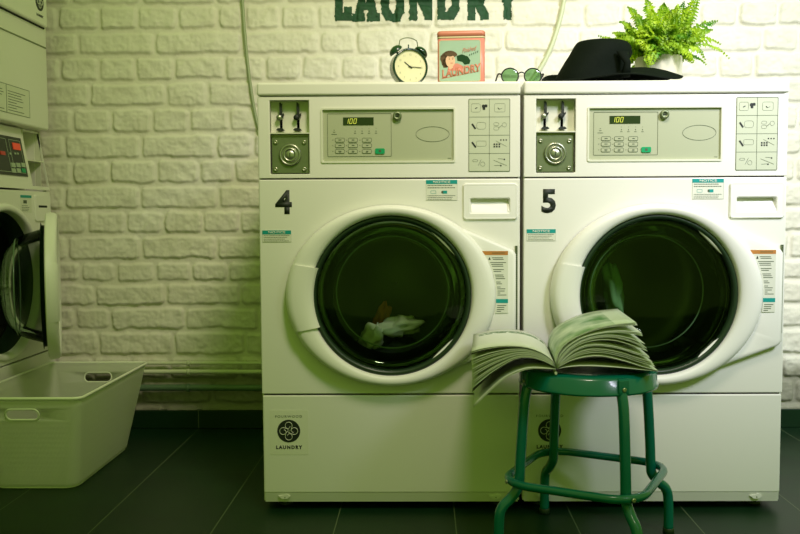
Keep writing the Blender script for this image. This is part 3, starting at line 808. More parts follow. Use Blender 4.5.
# ------------------------------------------------------------------ clothes in the left machine
def rag(name, c, sx, sy, sz, mt, seed, label, tilt=0, group=None):
    b = MB(); n = 26; rings = []
    r = np.random.RandomState(seed); ph = r.rand(8)*6.28
    for i in range(15):
        t = i/14; v = -PI/2+PI*t; ring = []
        for j in range(n):
            u = 2*PI*j/n
            k = 1+.22*math.sin(3*u+ph[0]+2*v)+.14*math.sin(5*u+ph[1]-3*v)+.10*math.sin(7*v+ph[2]+2*u)
            x, y, z = math.cos(v)*math.cos(u)*k*sx, math.cos(v)*math.sin(u)*k*sy, math.sin(v)*k*sz
            X = x*math.cos(tilt)-z*math.sin(tilt); Z = x*math.sin(tilt)+z*math.cos(tilt)
            ring.append((X, y, Z))
        rings.append(ring)
    b.loft(rings, 0, True, True)
    return tag(b.build(name, mt, None, c), label, 'garment', group)
def put(px, py, Y): return tuple(at(px, py, Y))
rag('garment', (MC, .27, DCZ-.198), .125, .09, .035, 'hatcloth', 2, 'dark garment heaped at the bottom of the drum of machine 4', .04)
rag('garment', put(400, 326, .20), .060, .030, .024, 'cloth', 3, 'pale crumpled garment in the middle of the drum of machine 4', .18)
rag('garment', put(371, 337, .19), .030, .025, .034, 'cloth', 5, 'small pale crumpled cloth at left inside the drum of machine 4', -.4)
rag('garment', put(382, 317, .26), .020, .020, .038, 'cloth2', 9, 'orange cloth at the back inside the drum of machine 4', -.25)
rag('garment', put(613, 292, .24), .026, .030, .075, 'clothg', 12, 'green garment at left inside the drum of machine 5', .2)
# ------------------------------------------------------------------ stacked washer and dryer
SX0, SYF = -1.589, .82
SYC = SYF-HW
def SL(px, py, off=0.0):
    """photo position on the stack's front plane -> its local (x, z)"""
    p = at(px, py, SX0-off, 0); return p.y-SYC, p.z
sw = thing('stacked_washer', 'white washer at the bottom of the left stack, its round door hanging open', 'washing machine', (SX0, SYC, 0), PI/2)
c = MB()
c.box(-HW, -HW+.004, .012, .70, .024, 1.090); c.box(HW-.004, HW, .012, .70, .024, .885); c.box(HW-.004, HW, .05, .70, .885, 1.090)
c.box(-HW+.004, HW-.004, .696, .70, .024, 1.090); c.box(-HW+.004, HW-.004, .05, .696, 1.086, 1.090)
c.build('cabinet', 'enamel', sw)
for sx in (-.29, .29):
    for y in (.06, .64): MB().lathe([(.02, 0), (.022, .004), (.014, .008), (.012, .03)], (sx, y, 0), 'z', 0, 16, True, True).build('foot', 'black', sw)
fp = MB().box(-HW, HW, 0, .012, ZL0+.002, .874).build('front_panel', 'enamel', sw)
cut(fp, [MB().lathe([(.232, -.05), (.232, .05)], (DCX, 0, DCZ), 'y', 0, 72, True, True)], .003)
MB().lathe([(.252, .0), (.250, -.006), (.244, -.009), (.236, -.009), (.229, -.004), (.228, .02)], (DCX, 0, DCZ), 'y', 0, 72).build('port_rim', 'doorw', sw)
MB().box(-HW+.002, HW-.002, 0, .012, .048, ZL0-.002).build('lower_panel', 'enamel', sw, bevel=.003)
make_drum(sw, DCX, DCZ)
door, *_ = make_door(sw, False); door.location.z = -.012; door.rotation_euler.z = math.radians(22)
for ch in list(door.children): pass
# sloped control fascia: set back at its top
sb = .036; zA, zB = .880, 1.086
def slope_y(z): return sb*(z-zA)/(zB-zA)
def SP(px, py):
    p = at(px, py, SX0, 0)
    for _ in range(4): p = at(px, py, SX0-slope_y(p.z), 0)
    return p.y-SYC, p.z
def slab(mb, x0, x1, z0, z1, out, thick, mi=0):
    o = out
    vs = [(x0, slope_y(z0)-o, z0), (x1, slope_y(z0)-o, z0), (x1, slope_y(z1)-o, z1), (x0, slope_y(z1)-o, z1)]
    vs += [(a, b+thick, c_) for a, b, c_ in vs]
    mb.add(vs, [(0, 1, 2, 3), (7, 6, 5, 4), (0, 4, 5, 1), (1, 5, 6, 2), (2, 6, 7, 3), (3, 7, 4, 0)], mi)
b_ = SP(25.5, 150)[0]; c_ = SP(39, 150)[0]
cpn = MB()
slab(cpn, -HW, b_, zA, zB, 0, .006); slab(cpn, c_+.02, HW, zA, zB, 0, .006)
slab(cpn, b_, c_+.02, zA, zA+.012, 0, .006); slab(cpn, b_, c_+.02, zB-.006, zB, 0, .006)
cpn.build('control_panel', 'enamel', sw)
cc = MB(); xr = c_+.02
cc.box(b_, xr, .085, .088, zA, zB, 0); cc.box(b_-.002, b_, .03, .085, zA, zB, 0); cc.box(xr, xr+.002, .03, .085, zA, zB, 0)
zsh = SP(33, 160)[1]; cc.box(b_, xr, .02, .085, zsh-.004, zsh, 0)
cc.box(b_+.01, b_+.03, .078, .086, zsh+.05, zsh+.075, 1); cc.box(b_+.015, b_+.03, .075, .086, zsh-.09, zsh-.02, 2)
cc.build('coin_unit', ['fascia2', 'label2', 'dmetal'], sw)
bp_ = MB(); xd = SP(25, 157)[0]-.012; zt_ = SP(20, 138.5)[1]; zb2 = SP(20, 176)[1]
slab(bp_, -HW+.05, xd, zb2, zt_, .003, .006); bpo = bp_.build('display_panel', 'panelb', sw)
ax_, _ = SP(9.5, 150); 
for (u0, u1) in ((ax_, xd-.012), (-HW+.06, ax_-.02)):
    ofr = MB()
    for zz0, zz1 in ((zb2+.010, zb2+.0115), (zt_-.0115, zt_-.010)): slab(ofr, u0, u1, zz0, zz1, .0036, .001)
    for q0 in (u0, u1-.0015): slab(ofr, q0, q0+.0015, zb2+.010, zt_-.010, .0036, .001)
    ofr.build('printed_frame', 'keys', bpo)
def sbox(px, py, w, h, mt, name, out=.0055):
    x, z = SP(px, py); q = MB(); slab(q, x-w/2, x+w/2, z-h/2, z+h/2, out, .004); return q.build(name, mt, bpo)
sbox(15.3, 146.5, .05, .022, 'redled', 'screen')
for py, row in ((165, (12, 17, 22)), (170.5, (12.5, 17.5, 22.5))):
    for i, px in enumerate(row):
        sbox(px, py, .026, .014, 'greenb' if (py > 168 and i == 2) else 'keys', 'button')
for px in (8, 13, 15.5): sbox(px+1, 153.5, .008, .006, 'keys', 'indicator')
sbox(1.5, 153, .03, .012, 'redbits', 'indicator')
q_ = MB(); a = SL(20, 195); b = SL(31, 195); zz = SL(25, 196)[1]
q_.box(a[0], b[0], -.001, 0, zz-.055, zz+.003, 0); q_.box(a[0], b[0], -.0014, -.001, zz-.006, zz+.003, 1)
lines(q_, a[0]+.008, b[0]-.008, zz-.052, zz-.03, 4, -.0013, 2, random.Random(2), .3); q_.box(a[0]+.02, a[0]+.045, -.0013, -.001, zz-.025, zz-.014, 2)
q_.build('notice_label', ['label2', 'teal', 'ink'], sw)
dw = MB(); x0 = SL(34, 205)[0]; dw.prism(rrect(x0, HW-.012, .772, .862, .009), -.006, 0, 0); dw.prism(rrect(x0+.022, HW-.04, .818, .826, .003), -.0065, -.005, 1)
dw.build('detergent_drawer', ['doorw', 'dark'], sw, bevel=.0015)
# dryer
dy = thing('stacked_dryer', 'white tumble dryer at the top of the left stack with a black-edged rating chart', 'dryer', (SX0, SYC, 1.0915), PI/2)
zo = 1.0915
b = MB().box(-HW, HW, -.004, .70, .0, .80); b.build('cabinet', 'enamel', dy, bevel=.008, bseg=3)
z = SL(44, 48)[1]-zo; MB().box(-HW+.002, HW-.010, -.0065, -.003, z-.002, z+.002).build('panel_seam', 'dmetal', dy)
xw, zw = SL(41.5, 28); zw -= zo
d = MB(); d.box(-HW+.03, xw, -.022, -.004, zw, .78, 0); d.build('door', 'enamel', dy, bevel=.006)
MB().box(-HW+.028, xw+.004, -.0085, -.0035, zw-.004, .782).build('door_gasket', 'dark', dy)
x, z = SL(33, 2); z -= zo
s_ = MB(); s_.prism([(x+.030*math.cos(2*PI*i/32), z+.030*math.sin(2*PI*i/32)) for i in range(32)], -.0232, -.022, 0)
for k in range(4): s_.tube([(x+math.cos(k*PI/2)*.013+.008*math.cos(t*PI/6), -.0236, z+math.sin(k*PI/2)*.013+.008*math.sin(t*PI/6)) for t in range(12)], .0012, 1, 6, closed=True)
so = s_.build('logo_sticker', ['black', 'sticker'], dy); text('shop_word', 'LAUNDRY', .008, x, -.0222, z-.05, 'black', so, bold=.03)
x1_ = SL(28, 100)[0]; x0_ = SL(-14, 100)[0]; zt_ = SL(28, 91)[1]-zo; zb_2 = SL(28, 118)[1]-zo
lb = MB(); lb.box(x0_, x1_, -.0048, -.004, zb_2, zt_, 0); outline(lb, [(x0_, zb_2), (x1_, zb_2), (x1_, zt_), (x0_, zt_)], .0015, -.0054, -.0048, 1)
xm = SL(5, 100)[0]; lb.box(xm-.0008, xm+.0008, -.0054, -.0048, zb_2, zt_, 1)
rr_ = random.Random(8); lines(lb, xm+.01, x1_-.012, zb_2+.006, zt_-.016, 8, -.0054, 2, rr_, .22, .6); lines(lb, x0_+.01, xm-.01, zb_2+.006, zt_-.016, 8, -.0054, 2, rr_, .22, .6)
lb.build('rating_chart', ['label2', 'ink', 'ink'], dy)

# ------------------------------------------------------------------ laundry basket
bk = thing('laundry_basket', 'translucent plastic laundry basket standing on the dark floor by the left stack', 'basket', (-1.383, .405, 0))
def brect(hx, hy, r, z, n=6):
    out = []
    for cx, cy, a0 in ((hx-r, -hy+r, -90), (hx-r, hy-r, 0), (-hx+r, hy-r, 90), (-hx+r, -hy+r, 180)):
        for i in range(n+1):
            a = math.radians(a0+90*i/n); out.append((cx+r*math.cos(a), cy+r*math.sin(a), z))
    return out
Bb = (.122, .222, .035); Bt = (.168, .292, .022); BH = .280
def lerp(a, b, t): return tuple(p+(q-p)*t for p, q in zip(a, b))
shell = MB(); rings = [brect(Bb[0]-.012, Bb[1]-.012, Bb[2]-.010, .001)]
for t in (0.02, .05, .15, .35, .55, .75, .9, 1): h = lerp(Bb, Bt, t); rings.append(brect(*h, .004+(BH-.004)*t))
shell.loft(rings, 0, True, False)
bo = shell.build('body', 'basket', bk, recalc=True)
md = bo.modifiers.new('thick', 'SOLIDIFY'); md.thickness = .002; md.offset = 0
bpy.context.view_layer.update(); me = bpy.data.meshes.new_from_object(bo.evaluated_get(bpy.context.evaluated_depsgraph_get()))
bo.modifiers.remove(md); bo.data = me; me.name = 'body'
for sy in (-1, 1):
    y0 = sy*(.222+.07*.80); kx = MB().prism(rrect(-.045, .045, .218, .246, .0135, 6), min(y0-.05, y0+.05), max(y0-.05, y0+.05))
    cut(bo, [kx])
for p in bo.data.polygons: p.use_smooth = True
R2 = brect(Bt[0]+.003, Bt[1]+.003, Bt[2]+.003, BH)
MB().tube(R2, .0045, 0, 8, closed=True).build('rim', 'basketrim', bk)
for sy in (-1, 1):
    zc = .232; yy = lambda z: sy*(.222+.07*(z-.004)/(BH-.004)+.001)
    MB().tube([(p[0], yy(p[1]), p[1]) for p in rrect(-.047, .047, .216, .248, .0155, 6)], .0028, 0, 8, closed=True).build('handle_rim', 'basketrim', bk)
MB().tube(brect(Bb[0]-.004, Bb[1]-.004, Bb[2], .004), .003, 0, 6, closed=True).build('base_rim', 'basketrim', bk)

# ------------------------------------------------------------------ pipes and hoses
def pipe(z, r, y, label, mt, x0=-2.39, x1=.62):
    t = thing('wall_pipe', label, 'pipe', (0, y, z), 0, 'pipes running along the foot of the wall')
    MB().tube([(x0+(x1-x0)*i/12, 0, .0012*math.sin(i*1.7)) for i in range(13)], r, 0, 14).build('tube', mt, t)
    for x in (-1.86, -1.12, -.83, -.2, .4):
        c = MB(); c.tube([(x-.006, 0, 0), (x+.006, 0, 0)], r+.003, 0, 12); c.box(x-.004, x+.004, r*.8, WY-y+.0, -.004, .004); c.build('pipe_clip', mt, t)
    return t
pipe(at(160, 363.4, .87).z, .0062, .872, 'slim pale painted pipe, topmost of three along the brick wall', 'pipe')
pipe(at(160, 372, .865).z, .0080, .868, 'pale painted pipe, middle one of three along the brick wall', 'pipe')
pipe(at(160, 388, .86).z, .0120, .862, 'thick dark green pipe just above the black baseboard', 'pipeg')
def smooth(pts, n=8):
    P = [Vector(p) for p in pts]; out = []
    for i in range(len(P)-1):
        a = P[max(i-1, 0)]; b = P[i]; c = P[i+1]; d = P[min(i+2, len(P)-1)]
        for k in range(n):
            t = k/n; out.append(.5*((2*b)+(c-a)*t+(2*a-5*b+4*c-d)*t*t+(3*b-a-3*c+d)*t**3))
    out.append(P[-1]); return out
def hose(pp, r, mt, label, Y=.888):
    pts = [at(a, b, Y) for a, b in pp]
    return tag(MB().tube(smooth(pts), r, 0, 10).build('hose', mt), label, 'hose')
hose([(242, -60), (241, -30), (242.5, 0), (245, 35), (249.5, 78), (257, 122), (268, 150)], .0055, 'hose', 'thin grey-green hose down the brick wall left of machine 4')
hose([(566, -60), (566, -20), (563, 6), (557, 30), (549, 52), (538, 72), (520, 95)], .0075, 'hose2', 'pale curved hose on the brick wall above machine 5')

# ------------------------------------------------------------------ stool
sc_ = (.1305, -.24); ZS = .432; RS = .1575
st = thing('stool', 'green painted metal stool with a footrest ring, holding the open magazine', 'stool', (sc_[0], sc_[1], 0), 0)
MB().lathe([(.001, ZS-.003), (.06, ZS-.003), (.12, ZS-.002), (.138, ZS), (.146, ZS-.002), (RS, ZS-.008), (RS+.001, ZS-.034), (RS+.004, ZS-.037), (RS+.0035, ZS-.042), (RS-.002, ZS-.042), (RS-.004, ZS-.010), (.12, ZS-.008), (.001, ZS-.008)], (0, 0, 0), 'z', 0, 72).build('seat', 'green', st)
ZR = .173
for k in range(4):
    a = math.radians(-72+90*k); e = Vector((math.cos(a), math.sin(a), 0))
    rt = .156; rr1 = .174; rf = .224
    pts = [e*(rt-.014)+Vector((0, 0, ZS-.012)), e*(rt+.002)+Vector((0, 0, ZS-.055)), e*(rt+.008)+Vector((0, 0, ZS-.10)), e*(rr1-.003)+Vector((0, 0, ZR+.06)), e*rr1+Vector((0, 0, ZR)),
           e*(rr1+.004)+Vector((0, 0, ZR-.018)), e*(rr1+.022)+Vector((0, 0, ZR-.040)), e*(rf-.008)+Vector((0, 0, ZR-.058)), e*rf+Vector((0, 0, ZR-.085)), e*(rf+.002)+Vector((0, 0, .012))]
    g = MB().tube(smooth(pts, 6), .0122, 0, 14).build('leg', 'green', st)
    MB().lathe([(.0125, .0005), (.014, .003), (.014, .014), (.012, .016)], tuple(e*(rf+.002)), 'z', 0, 14, True, True).build('foot_cap', 'rubber', g)
    # bolts at ring and tab at seat
    tng = Vector((-e.y, e.x, 0))
    tb = MB(); c0 = e*(RS+.002)
    q = []
    for dz, w, o in ((-.004, .011, -.002), (-.008, .0125, .0035), (-.034, .0125, .0045), (-.041, .011, .003)):
        q.append((c0+tng*w+e*o+Vector((0, 0, ZS+dz)), c0-tng*w+e*o+Vector((0, 0, ZS+dz))))
    vs = [p for pr in q for p in pr]; vs2 = [p-e*.006 for p in vs]
    fs = [(2*i, 2*i+1, 2*i+3, 2*i+2) for i in range(3)]+[(8+2*i, 8+2*i+2, 8+2*i+3, 8+2*i+1) for i in range(3)]+[(2*i, 2*i+2, 8+2*i+2, 8+2*i) for i in range(3)]+[(2*i+1, 8+2*i+1, 8+2*i+3, 2*i+3) for i in range(3)]+[(6, 7, 15, 14), (0, 8, 9, 1)]
    tb.add(vs+vs2, fs); tb.build('seat_tab', 'green', g, bevel=.0012)
    def bolt(c, nrm, r, name):
        b = MB(); N = nrm.normalized(); u = N.orthogonal().normalized(); v = N.cross(u); rings = []
        for rad, h in ((r, 0), (r*.95, .0016), (r*.6, .0026), (r*.25, .0018)):
            rings.append([c+N*h+u*rad*math.cos(2*PI*j/12)+v*rad*math.sin(2*PI*j/12) for j in range(12)])
        b.loft(rings, 0, True, True); return b.build(name, 'screw', g)
    bolt(c0+e*.0045+Vector((0, 0, ZS-.028)), e, .0052, 'bolt')
    bolt(e*(rr1+.0320)+Vector((0, 0, ZR)), e, .0052, 'bolt')
rp = []
rc_, hr = .062, .1285                 # rounded square, corners over the legs
for k in range(4):
    a = math.radians(-72+90*k)
    for i in range(-5, 6):
        b = a+math.radians(9*i)
        # corner arc centre
        cc = Vector((math.cos(a), math.sin(a), 0))*(.1945-.075)
        rp.append(cc+Vector((math.cos(b), math.sin(b), 0))*.075)
rp = [p+Vector((0, 0, ZR)) for p in rp]
cl = rp+[rp[0], rp[1], rp[2]]
MB().tube(rp, .0098, 0, 12, closed=True).build('footrest_ring', 'green', st)

# ------------------------------------------------------------------ magazine
YF, YB = -.362, -.085
mg = thing('magazine', 'open thick magazine with curling pages lying on the green stool', 'magazine', (at(556, 369, YF).x, YF, ZS))
MO = Vector(mg.location); mg.rotation_euler.z = -.075
def curve(pp, n=14):
    P = [at(a, b, YF) for a, b in pp]; S = smooth(P, 8)
    d = [0]
    for a, b in zip(S[:-1], S[1:]): d.append(d[-1]+(b-a).length)
    T = np.linspace(0, d[-1], n); return np.stack([np.interp(T, d, [p.x for p in S]), np.interp(T, d, [p.z for p in S])], 1)
def sheet(C, mt, th=.0007, name='page', y0=YF, y1=YB, wob=0):
    n = len(C); K = 5; b = MB(); vs = []; uv = []
    for k in range(K):
        s = k/(K-1); y = y0+(y1-y0)*s
        for i, (x, z) in enumerate(C):
            t = i/(n-1); vs.append((x-MO.x, y-MO.y, z-MO.z+wob*math.sin(s*3+wob*900)*t)); uv.append((t, s))
    fs = [(k*n+i, k*n+i+1, (k+1)*n+i+1, (k+1)*n+i) for k in range(K-1) for i in range(n-1)]
    b.add(vs, fs, 0, True); o = b.build(name, mt, mg, recalc=False)
    lay = o.data.uv_layers.new(name='UVMap')
    for l in o.data.loops: lay.data[l.index].uv = uv[l.vertex_index]
    md = o.modifiers.new('thick', 'SOLIDIFY'); md.thickness = th; md.offset = 0
    return o
Lt = curve([(556, 367), (551.5, 359.5), (540, 352), (525, 347.3), (505, 346.3), (485, 348.8), (471.5, 352.5)])
Lm = curve([(556, 368), (549, 364), (534, 359), (516, 360), (493.7, 374), (480, 386), (472.5, 393)])
Lb = curve([(556, 369.2), (546, 369), (527, 370), (505, 380), (489, 394), (479, 404), (473.5, 410)])
def mixc(t):
    return Lt*(1-t/.72)+Lm*(t/.72) if t < .72 else Lm*(1-(t-.72)/.28)+Lb*((t-.72)/.28)
for i, t in enumerate((0, .03, .06, .16, .20, .24, .33, .37, .42, .46, .56, .60, .66, .72, .97, 1.0)):
    # the seat carries the lowest sheets; those beyond its edge droop
    C = mixc(t).copy()
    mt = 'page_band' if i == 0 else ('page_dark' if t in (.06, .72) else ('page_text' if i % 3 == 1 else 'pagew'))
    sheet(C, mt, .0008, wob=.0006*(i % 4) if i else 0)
keys = [
    curve([(556.5, 369.3), (566, 367.3), (582.5, 366), (612.5, 366.8), (640, 368.8), (656.5, 370.3)]),
    curve([(556.5, 369), (563, 364.5), (575, 358.5), (597.5, 355), (620, 359), (642.5, 366), (656, 369.3)]),
    curve([(556.5, 368.8), (562, 361), (575, 349.8), (590, 344.5), (612, 345.5), (635, 352), (647.5, 355.3)]),
    curve([(556.5, 368.6), (561, 358), (573, 346.0), (590, 338), (610, 335.5), (630, 340), (645, 346.8)]),
    curve([(556.5, 368.4), (559.5, 356), (567.5, 346.5), (582.5, 337), (605, 331.5), (624, 330.5), (640.5, 332.2)]),
    curve([(556, 368.2), (557.5, 354), (567.5, 341.5), (590, 330), (612.5, 324.3), (635, 321.8)])]
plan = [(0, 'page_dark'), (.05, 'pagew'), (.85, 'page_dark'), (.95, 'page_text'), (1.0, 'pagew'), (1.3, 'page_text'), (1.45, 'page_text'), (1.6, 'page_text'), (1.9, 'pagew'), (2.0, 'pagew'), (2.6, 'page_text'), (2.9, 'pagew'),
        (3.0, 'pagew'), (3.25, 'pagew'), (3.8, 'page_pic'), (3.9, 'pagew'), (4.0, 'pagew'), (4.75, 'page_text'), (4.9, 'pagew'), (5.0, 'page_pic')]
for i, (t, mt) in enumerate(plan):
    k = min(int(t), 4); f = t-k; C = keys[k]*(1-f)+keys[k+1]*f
    sheet(C, mt, .0008)
sp_ = MB(); px = at(556, 369, YF)
sp_.tube([(0, 0.0, .003), (0, YB-YF, .003)], .003, 0, 10); sp_.build('spine', 'pagew', mg)

# ------------------------------------------------------------------ things on top of the machines
ZTOP = 1.1305
# alarm clock
cy = .075; c0 = at(410.5, 66.8, cy); rC = .0485
ck = thing('alarm_clock', 'dark green twin-bell alarm clock with a cream face, standing on machine 4', 'clock', (c0.x, cy, ZTOP), math.radians(20))
hz = c0.z-ZTOP
cs = MB().lathe([(.001, .052), (.030, .050), (.040, .044), (rC-.001, .034), (rC, .006), (rC+.001, .0), (rC-.001, -.003), (rC-.004, -.002), (rC-.0045, .003)], (0, 0, hz), 'y', 0, 48).build('case', 'clockg', ck)
fc = MB().lathe([(rC-.004, .0025), (.001, .0025)], (0, 0, hz), 'y', 0, 48)
fo = fc.build('dial', 'clockf', ck)
for h in range(12):
    a = math.radians(90-30*(h+1)); s = str(h+1)
    text('numeral', s, .0052, .033*math.cos(a), .0022, hz+.033*math.sin(a)-.0026, 'fascia', fo, ext=.0003)
def hand(a, ln, w, name, y):
    a = math.radians(a); u = Vector((math.cos(a), math.sin(a))); v = Vector((-u.y, u.x))
    P = [u*-.006-v*w*.5, u*ln*.9-v*w*.5, u*ln, u*ln*.9+v*w*.5, u*-.006+v*w*.5]
    MB().prism([(p.x, hz+p.y) for p in P], y, y+.0006, 0).build(name, 'black', fo)
hand(143, .0215, .0024, 'hour_hand', .0012); hand(-1, .032, .0016, 'minute_hand', .0004)
MB().lathe([(.0001, -.0006), (.0022, -.0004), (.0024, .0015)], (0, 0, hz), 'y', 0, 12).build('hand_pin', 'black', fo)
for s in (-1, 1):
    a = math.radians(90-s*40); n = Vector((math.cos(a), 0, math.sin(a))); c1 = Vector((0, .016, hz))+n*(rC+.004)
    u = n.orthogonal().normalized(); v = n.cross(u); rings = []
    for rad, h in ((.0195, 0), (.0200, .002), (.0185, .007), (.0145, .0115), (.009, .0145), (.003, .0160)):
        rings.append([c1+n*h+u*rad*math.cos(2*PI*j/24)+v*rad*math.sin(2*PI*j/24) for j in range(24)])
    bo_ = MB().loft(rings, 0, True, True).build('bell', 'clockg', ck)
    MB().tube([Vector((0, .016, hz))+n*(rC-.002), c1+n*.002], .003, 0, 8).build('bell_stem', 'clockg', bo_)
    f = MB().tube([(s*.022, .02, hz-rC*.85), (s*.034, .02, .0035), (s*.035, .02, .0)], [.004, .0035, .005], 0, 8).build('foot', 'clockg', ck)
hd = [(-.026, .016, hz+rC+.016)]+[(.026*math.cos(t)*-1, .016, hz+rC+.017+.014*math.sin(t)) for t in np.linspace(.35, PI-.35, 9)]+[(.026, .016, hz+rC+.016)]
MB().tube(smooth([(-.027, .016, hz+rC+.004)]+hd[1:-1]+[(.027, .016, hz+rC+.004)], 4), .0014, 0, 8).build('carry_handle', 'dmetal', ck)
MB().tube([(0, .016, hz+rC-.002), (0, .016, hz+rC+.013)], .0018, 0, 8).build('hammer', 'clockg', ck)

# retro tin
ty = .072; a = at(437.5, 33, ty); b = at(486.5, 33, ty)
tw = (b.x-a.x)*.97; tc_ = (a.x+b.x)/2; thh = at(460, 30.5, ty).z-ZTOP
tn = thing('storage_tin', 'pink and teal retro tin with a woman and the word LAUNDRY, on machine 4', 'tin', (tc_, ty+.035, ZTOP), math.radians(-4))
hx, hy = tw/2, .035
def trect(k, z): return [(p[0], p[1], z) for p in brect(hx-k, hy-k, .010, z)]
body = MB().loft([trect(.001, 0), trect(0, .002), trect(0, thh-.016)], 0, True, True).build('body', 'tinpink', tn)
MB().loft([trect(-.001, thh-.015), trect(-.0012, thh-.004), trect(.002, thh)], 0, True, True).build('lid', 'tinred', tn)
MB().loft([trect(-.0006, thh-.020), trect(-.0006, thh-.0152)], 0, True, True).build('cream_band', 'tincream', tn)
yF = -hy-.0006
x0, x1 = -hx+.0055, hx-.0125; z0, z1 = .012, thh-.026
art = MB(); art.prism(rrect(x0, x1, z0, z1, .005), yF, -hy+.001, 0); outline(art, rrect(x0-.001, x1+.001, z0-.001, z1+.001, .006), .0012, yF-.0004, yF, 1)
W_ = x1-x0; Hh = z1-z0
def U(u, v): return (x0+u*W_, z0+v*Hh)
def bl(cx, cv, ru, rv, mi, y, n=18, wob=0, seed=0):
    r = random.Random(seed); art.prism([(x0+(cx+ru*math.cos(2*PI*i/n)*(1+wob*r.uniform(-1, 1)))*W_, z0+cv*Hh+rv*math.sin(2*PI*i/n)*(1+wob*r.uniform(-1, 1))*Hh) for i in range(n)], y, yF, mi)
bl(.20, .54, .17, .20, 2, yF-.0003, 18, .14, 4); bl(.15, .44, .09, .12, 2, yF-.0003, 14, .15, 5); bl(.26, .66, .17, .09, 2, yF-.0003, 14, .1, 6)
art.prism([U(.20, .26), U(.58, .26), U(.56, .38), U(.44, .44), U(.32, .42), U(.22, .38)], yF-.0004, yF, 6)      # blouse
bl(.27, .50, .118, .155, 3, yF-.0006, 18)
bl(.25, .665, .12, .055, 2, yF-.0008, 12, .1, 9)
art.prism([U(.24, .30), U(.33, .30), U(.33, .42), U(.24, .42)], yF-.0005, yF, 3)
for u, v, ru, rv, mi in ((.245, .545, .018, .008, 2), (.325, .545, .016, .008, 2), (.30, .445, .035, .010, 5), (.24, .575, .022, .004, 2), (.33, .575, .02, .004, 2)): bl(u, v, ru, rv, mi, yF-.0009, 8)
art.prism([U(.42, .62), U(.55, .66), U(.70, .60), U(.76, .50), U(.74, .42), U(.62, .40), U(.56, .47), U(.44, .50)], yF-.0003, yF, 4)
for i in range(5): art.prism([U(.72+.05*i, .61+.02*i), U(.735+.05*i, .61+.02*i), U(.755+.05*i, .66+.02*i), U(.74+.05*i, .66+.02*i)], yF-.0006, yF, 4)
art.prism([U(.02, .60), U(.10, .61), U(.12, .68), U(.09, .64), U(.03, .635)], yF-.0003, yF, 2)
art.prism([U(.05, .06), U(.98, .235), U(.98, .25), U(.05, .075)], yF-.0004, yF, 5)
ao = art.build('picture', ['tinteal', 'tincream', 'hair', 'skin', 'clockg', 'tinred', 'tinpink'], tn)
text('tin_word', 'LAUNDRY', Hh*.185, x0+W_*.53, yF-.0006, z0+Hh*.165, 'tinred', ao, bold=.035, sx=.78, slope=.16, ext=.0007)
text('tin_script', 'Finished', Hh*.11, x0+W_*.72, yF-.0004, z0+Hh*.72, 'tinred', ao, bold=.005, sx=.66, slope=.20, shear=.4, ext=.0005)
text('tin_name', "'s", Hh*.06, x0+W_*.62, yF-.0004, z0+Hh*.10, 'clockg', ao, ext=.0005) if False else None

# sunglasses
gy = .070; g1 = at(510, 76, gy); g2 = at(533, 76, gy)
sg = thing('sunglasses', 'round green-tinted sunglasses with dark frames between the tin and the hat', 'sunglasses', ((g1.x+g2.x)/2, gy, ZTOP), math.radians(4))
hd_ = (g2.x-g1.x)/2; rl = .0210; zc = rl+.003
for s in (-1, 1):
    pts = [(s*hd_+rl*1.08*math.cos(2*PI*i/32), .002*math.cos(2*PI*i/32)**2, zc+rl*.98*math.sin(2*PI*i/32)) for i in range(32)]
    f = MB().tube(pts, .0018, 0, 8, closed=True).build('rim', 'black', sg)
    MB().lathe([(rl*1.0, .0005), (rl*.6, -.0015), (.0005, -.0022)], (s*hd_, 0, zc), 'y', 0, 32).build('lens', 'lens', sg) if 'lens' in M else None
    e = s*(hd_+rl*1.08)
    MB().tube(smooth([(e, .001, zc+.004), (e+s*.006, .004, zc+.006), (e+s*.008, .02, zc+.004), (e+s*.006, .08, zc-.010), (e+s*.002, .125, zc-.0215)], 5), .0022, 0, 8).build('temple', 'black', sg)
MB().tube(smooth([(-hd_+rl, 0, zc+.006), (0, -.001, zc+.010), (hd_-rl, 0, zc+.006)], 5), .0017, 0, 8).build('bridge', 'black', sg)

# hat
hy_ = .175
ht = thing('hat', 'floppy black wide-brimmed hat lying on machine 5 beside the fern', 'hat', (at(600, 80, hy_).x, hy_, ZTOP))
def hx_(px): return at(px, 60, hy_).x-ht.location.x
def hz_2(py): return at(600, py, hy_).z-ZTOP
N = 72
def hring(xa, xb, dy, z, wob, seed, cyo=0, slant=0, zf=None):
    out = []
    for j in range(N):
        t = 2*PI*j/N; x = (xa+xb)/2+(xb-xa)/2*math.cos(t)*(1-.0*math.sin(t)); y = cyo+dy*math.sin(t)
        k = 1+wob*(math.sin(3*t+seed)+.6*math.sin(5*t+seed*2.3))
        zz = z+slant*math.cos(t)+(zf(t) if zf else 0)
        out.append(((x-(xa+xb)/2)*k+(xa+xb)/2, y*k, zz))
    return out
cr = MB()
zt = hz_2(42.5)
rg = [hring(hx_(592), hx_(608), .020, zt-.002, 0, 1), hring(hx_(577), hx_(625), .062, zt-.001, .0, 1), hring(hx_(575.5), hx_(627), .072, zt-.004, .01, 1), hring(hx_(573), hx_(630), .080, zt-.014, .012, 1.2),
      hring(hx_(569), hx_(631), .087, zt-.034, .018, 1.5), hring(hx_(564), hx_(627), .090, zt-.056, .02, 1.9), hring(hx_(559), hx_(623), .092, zt-.080, .02, 2.2), hring(hx_(555), hx_(622), .094, zt-.100, .015, 2.4), hring(hx_(553), hx_(624), .096, .018, .01, 2.5)]
cr.loft(rg, 0, True, False); co_ = cr.build('crown', 'hat', ht, recalc=True)
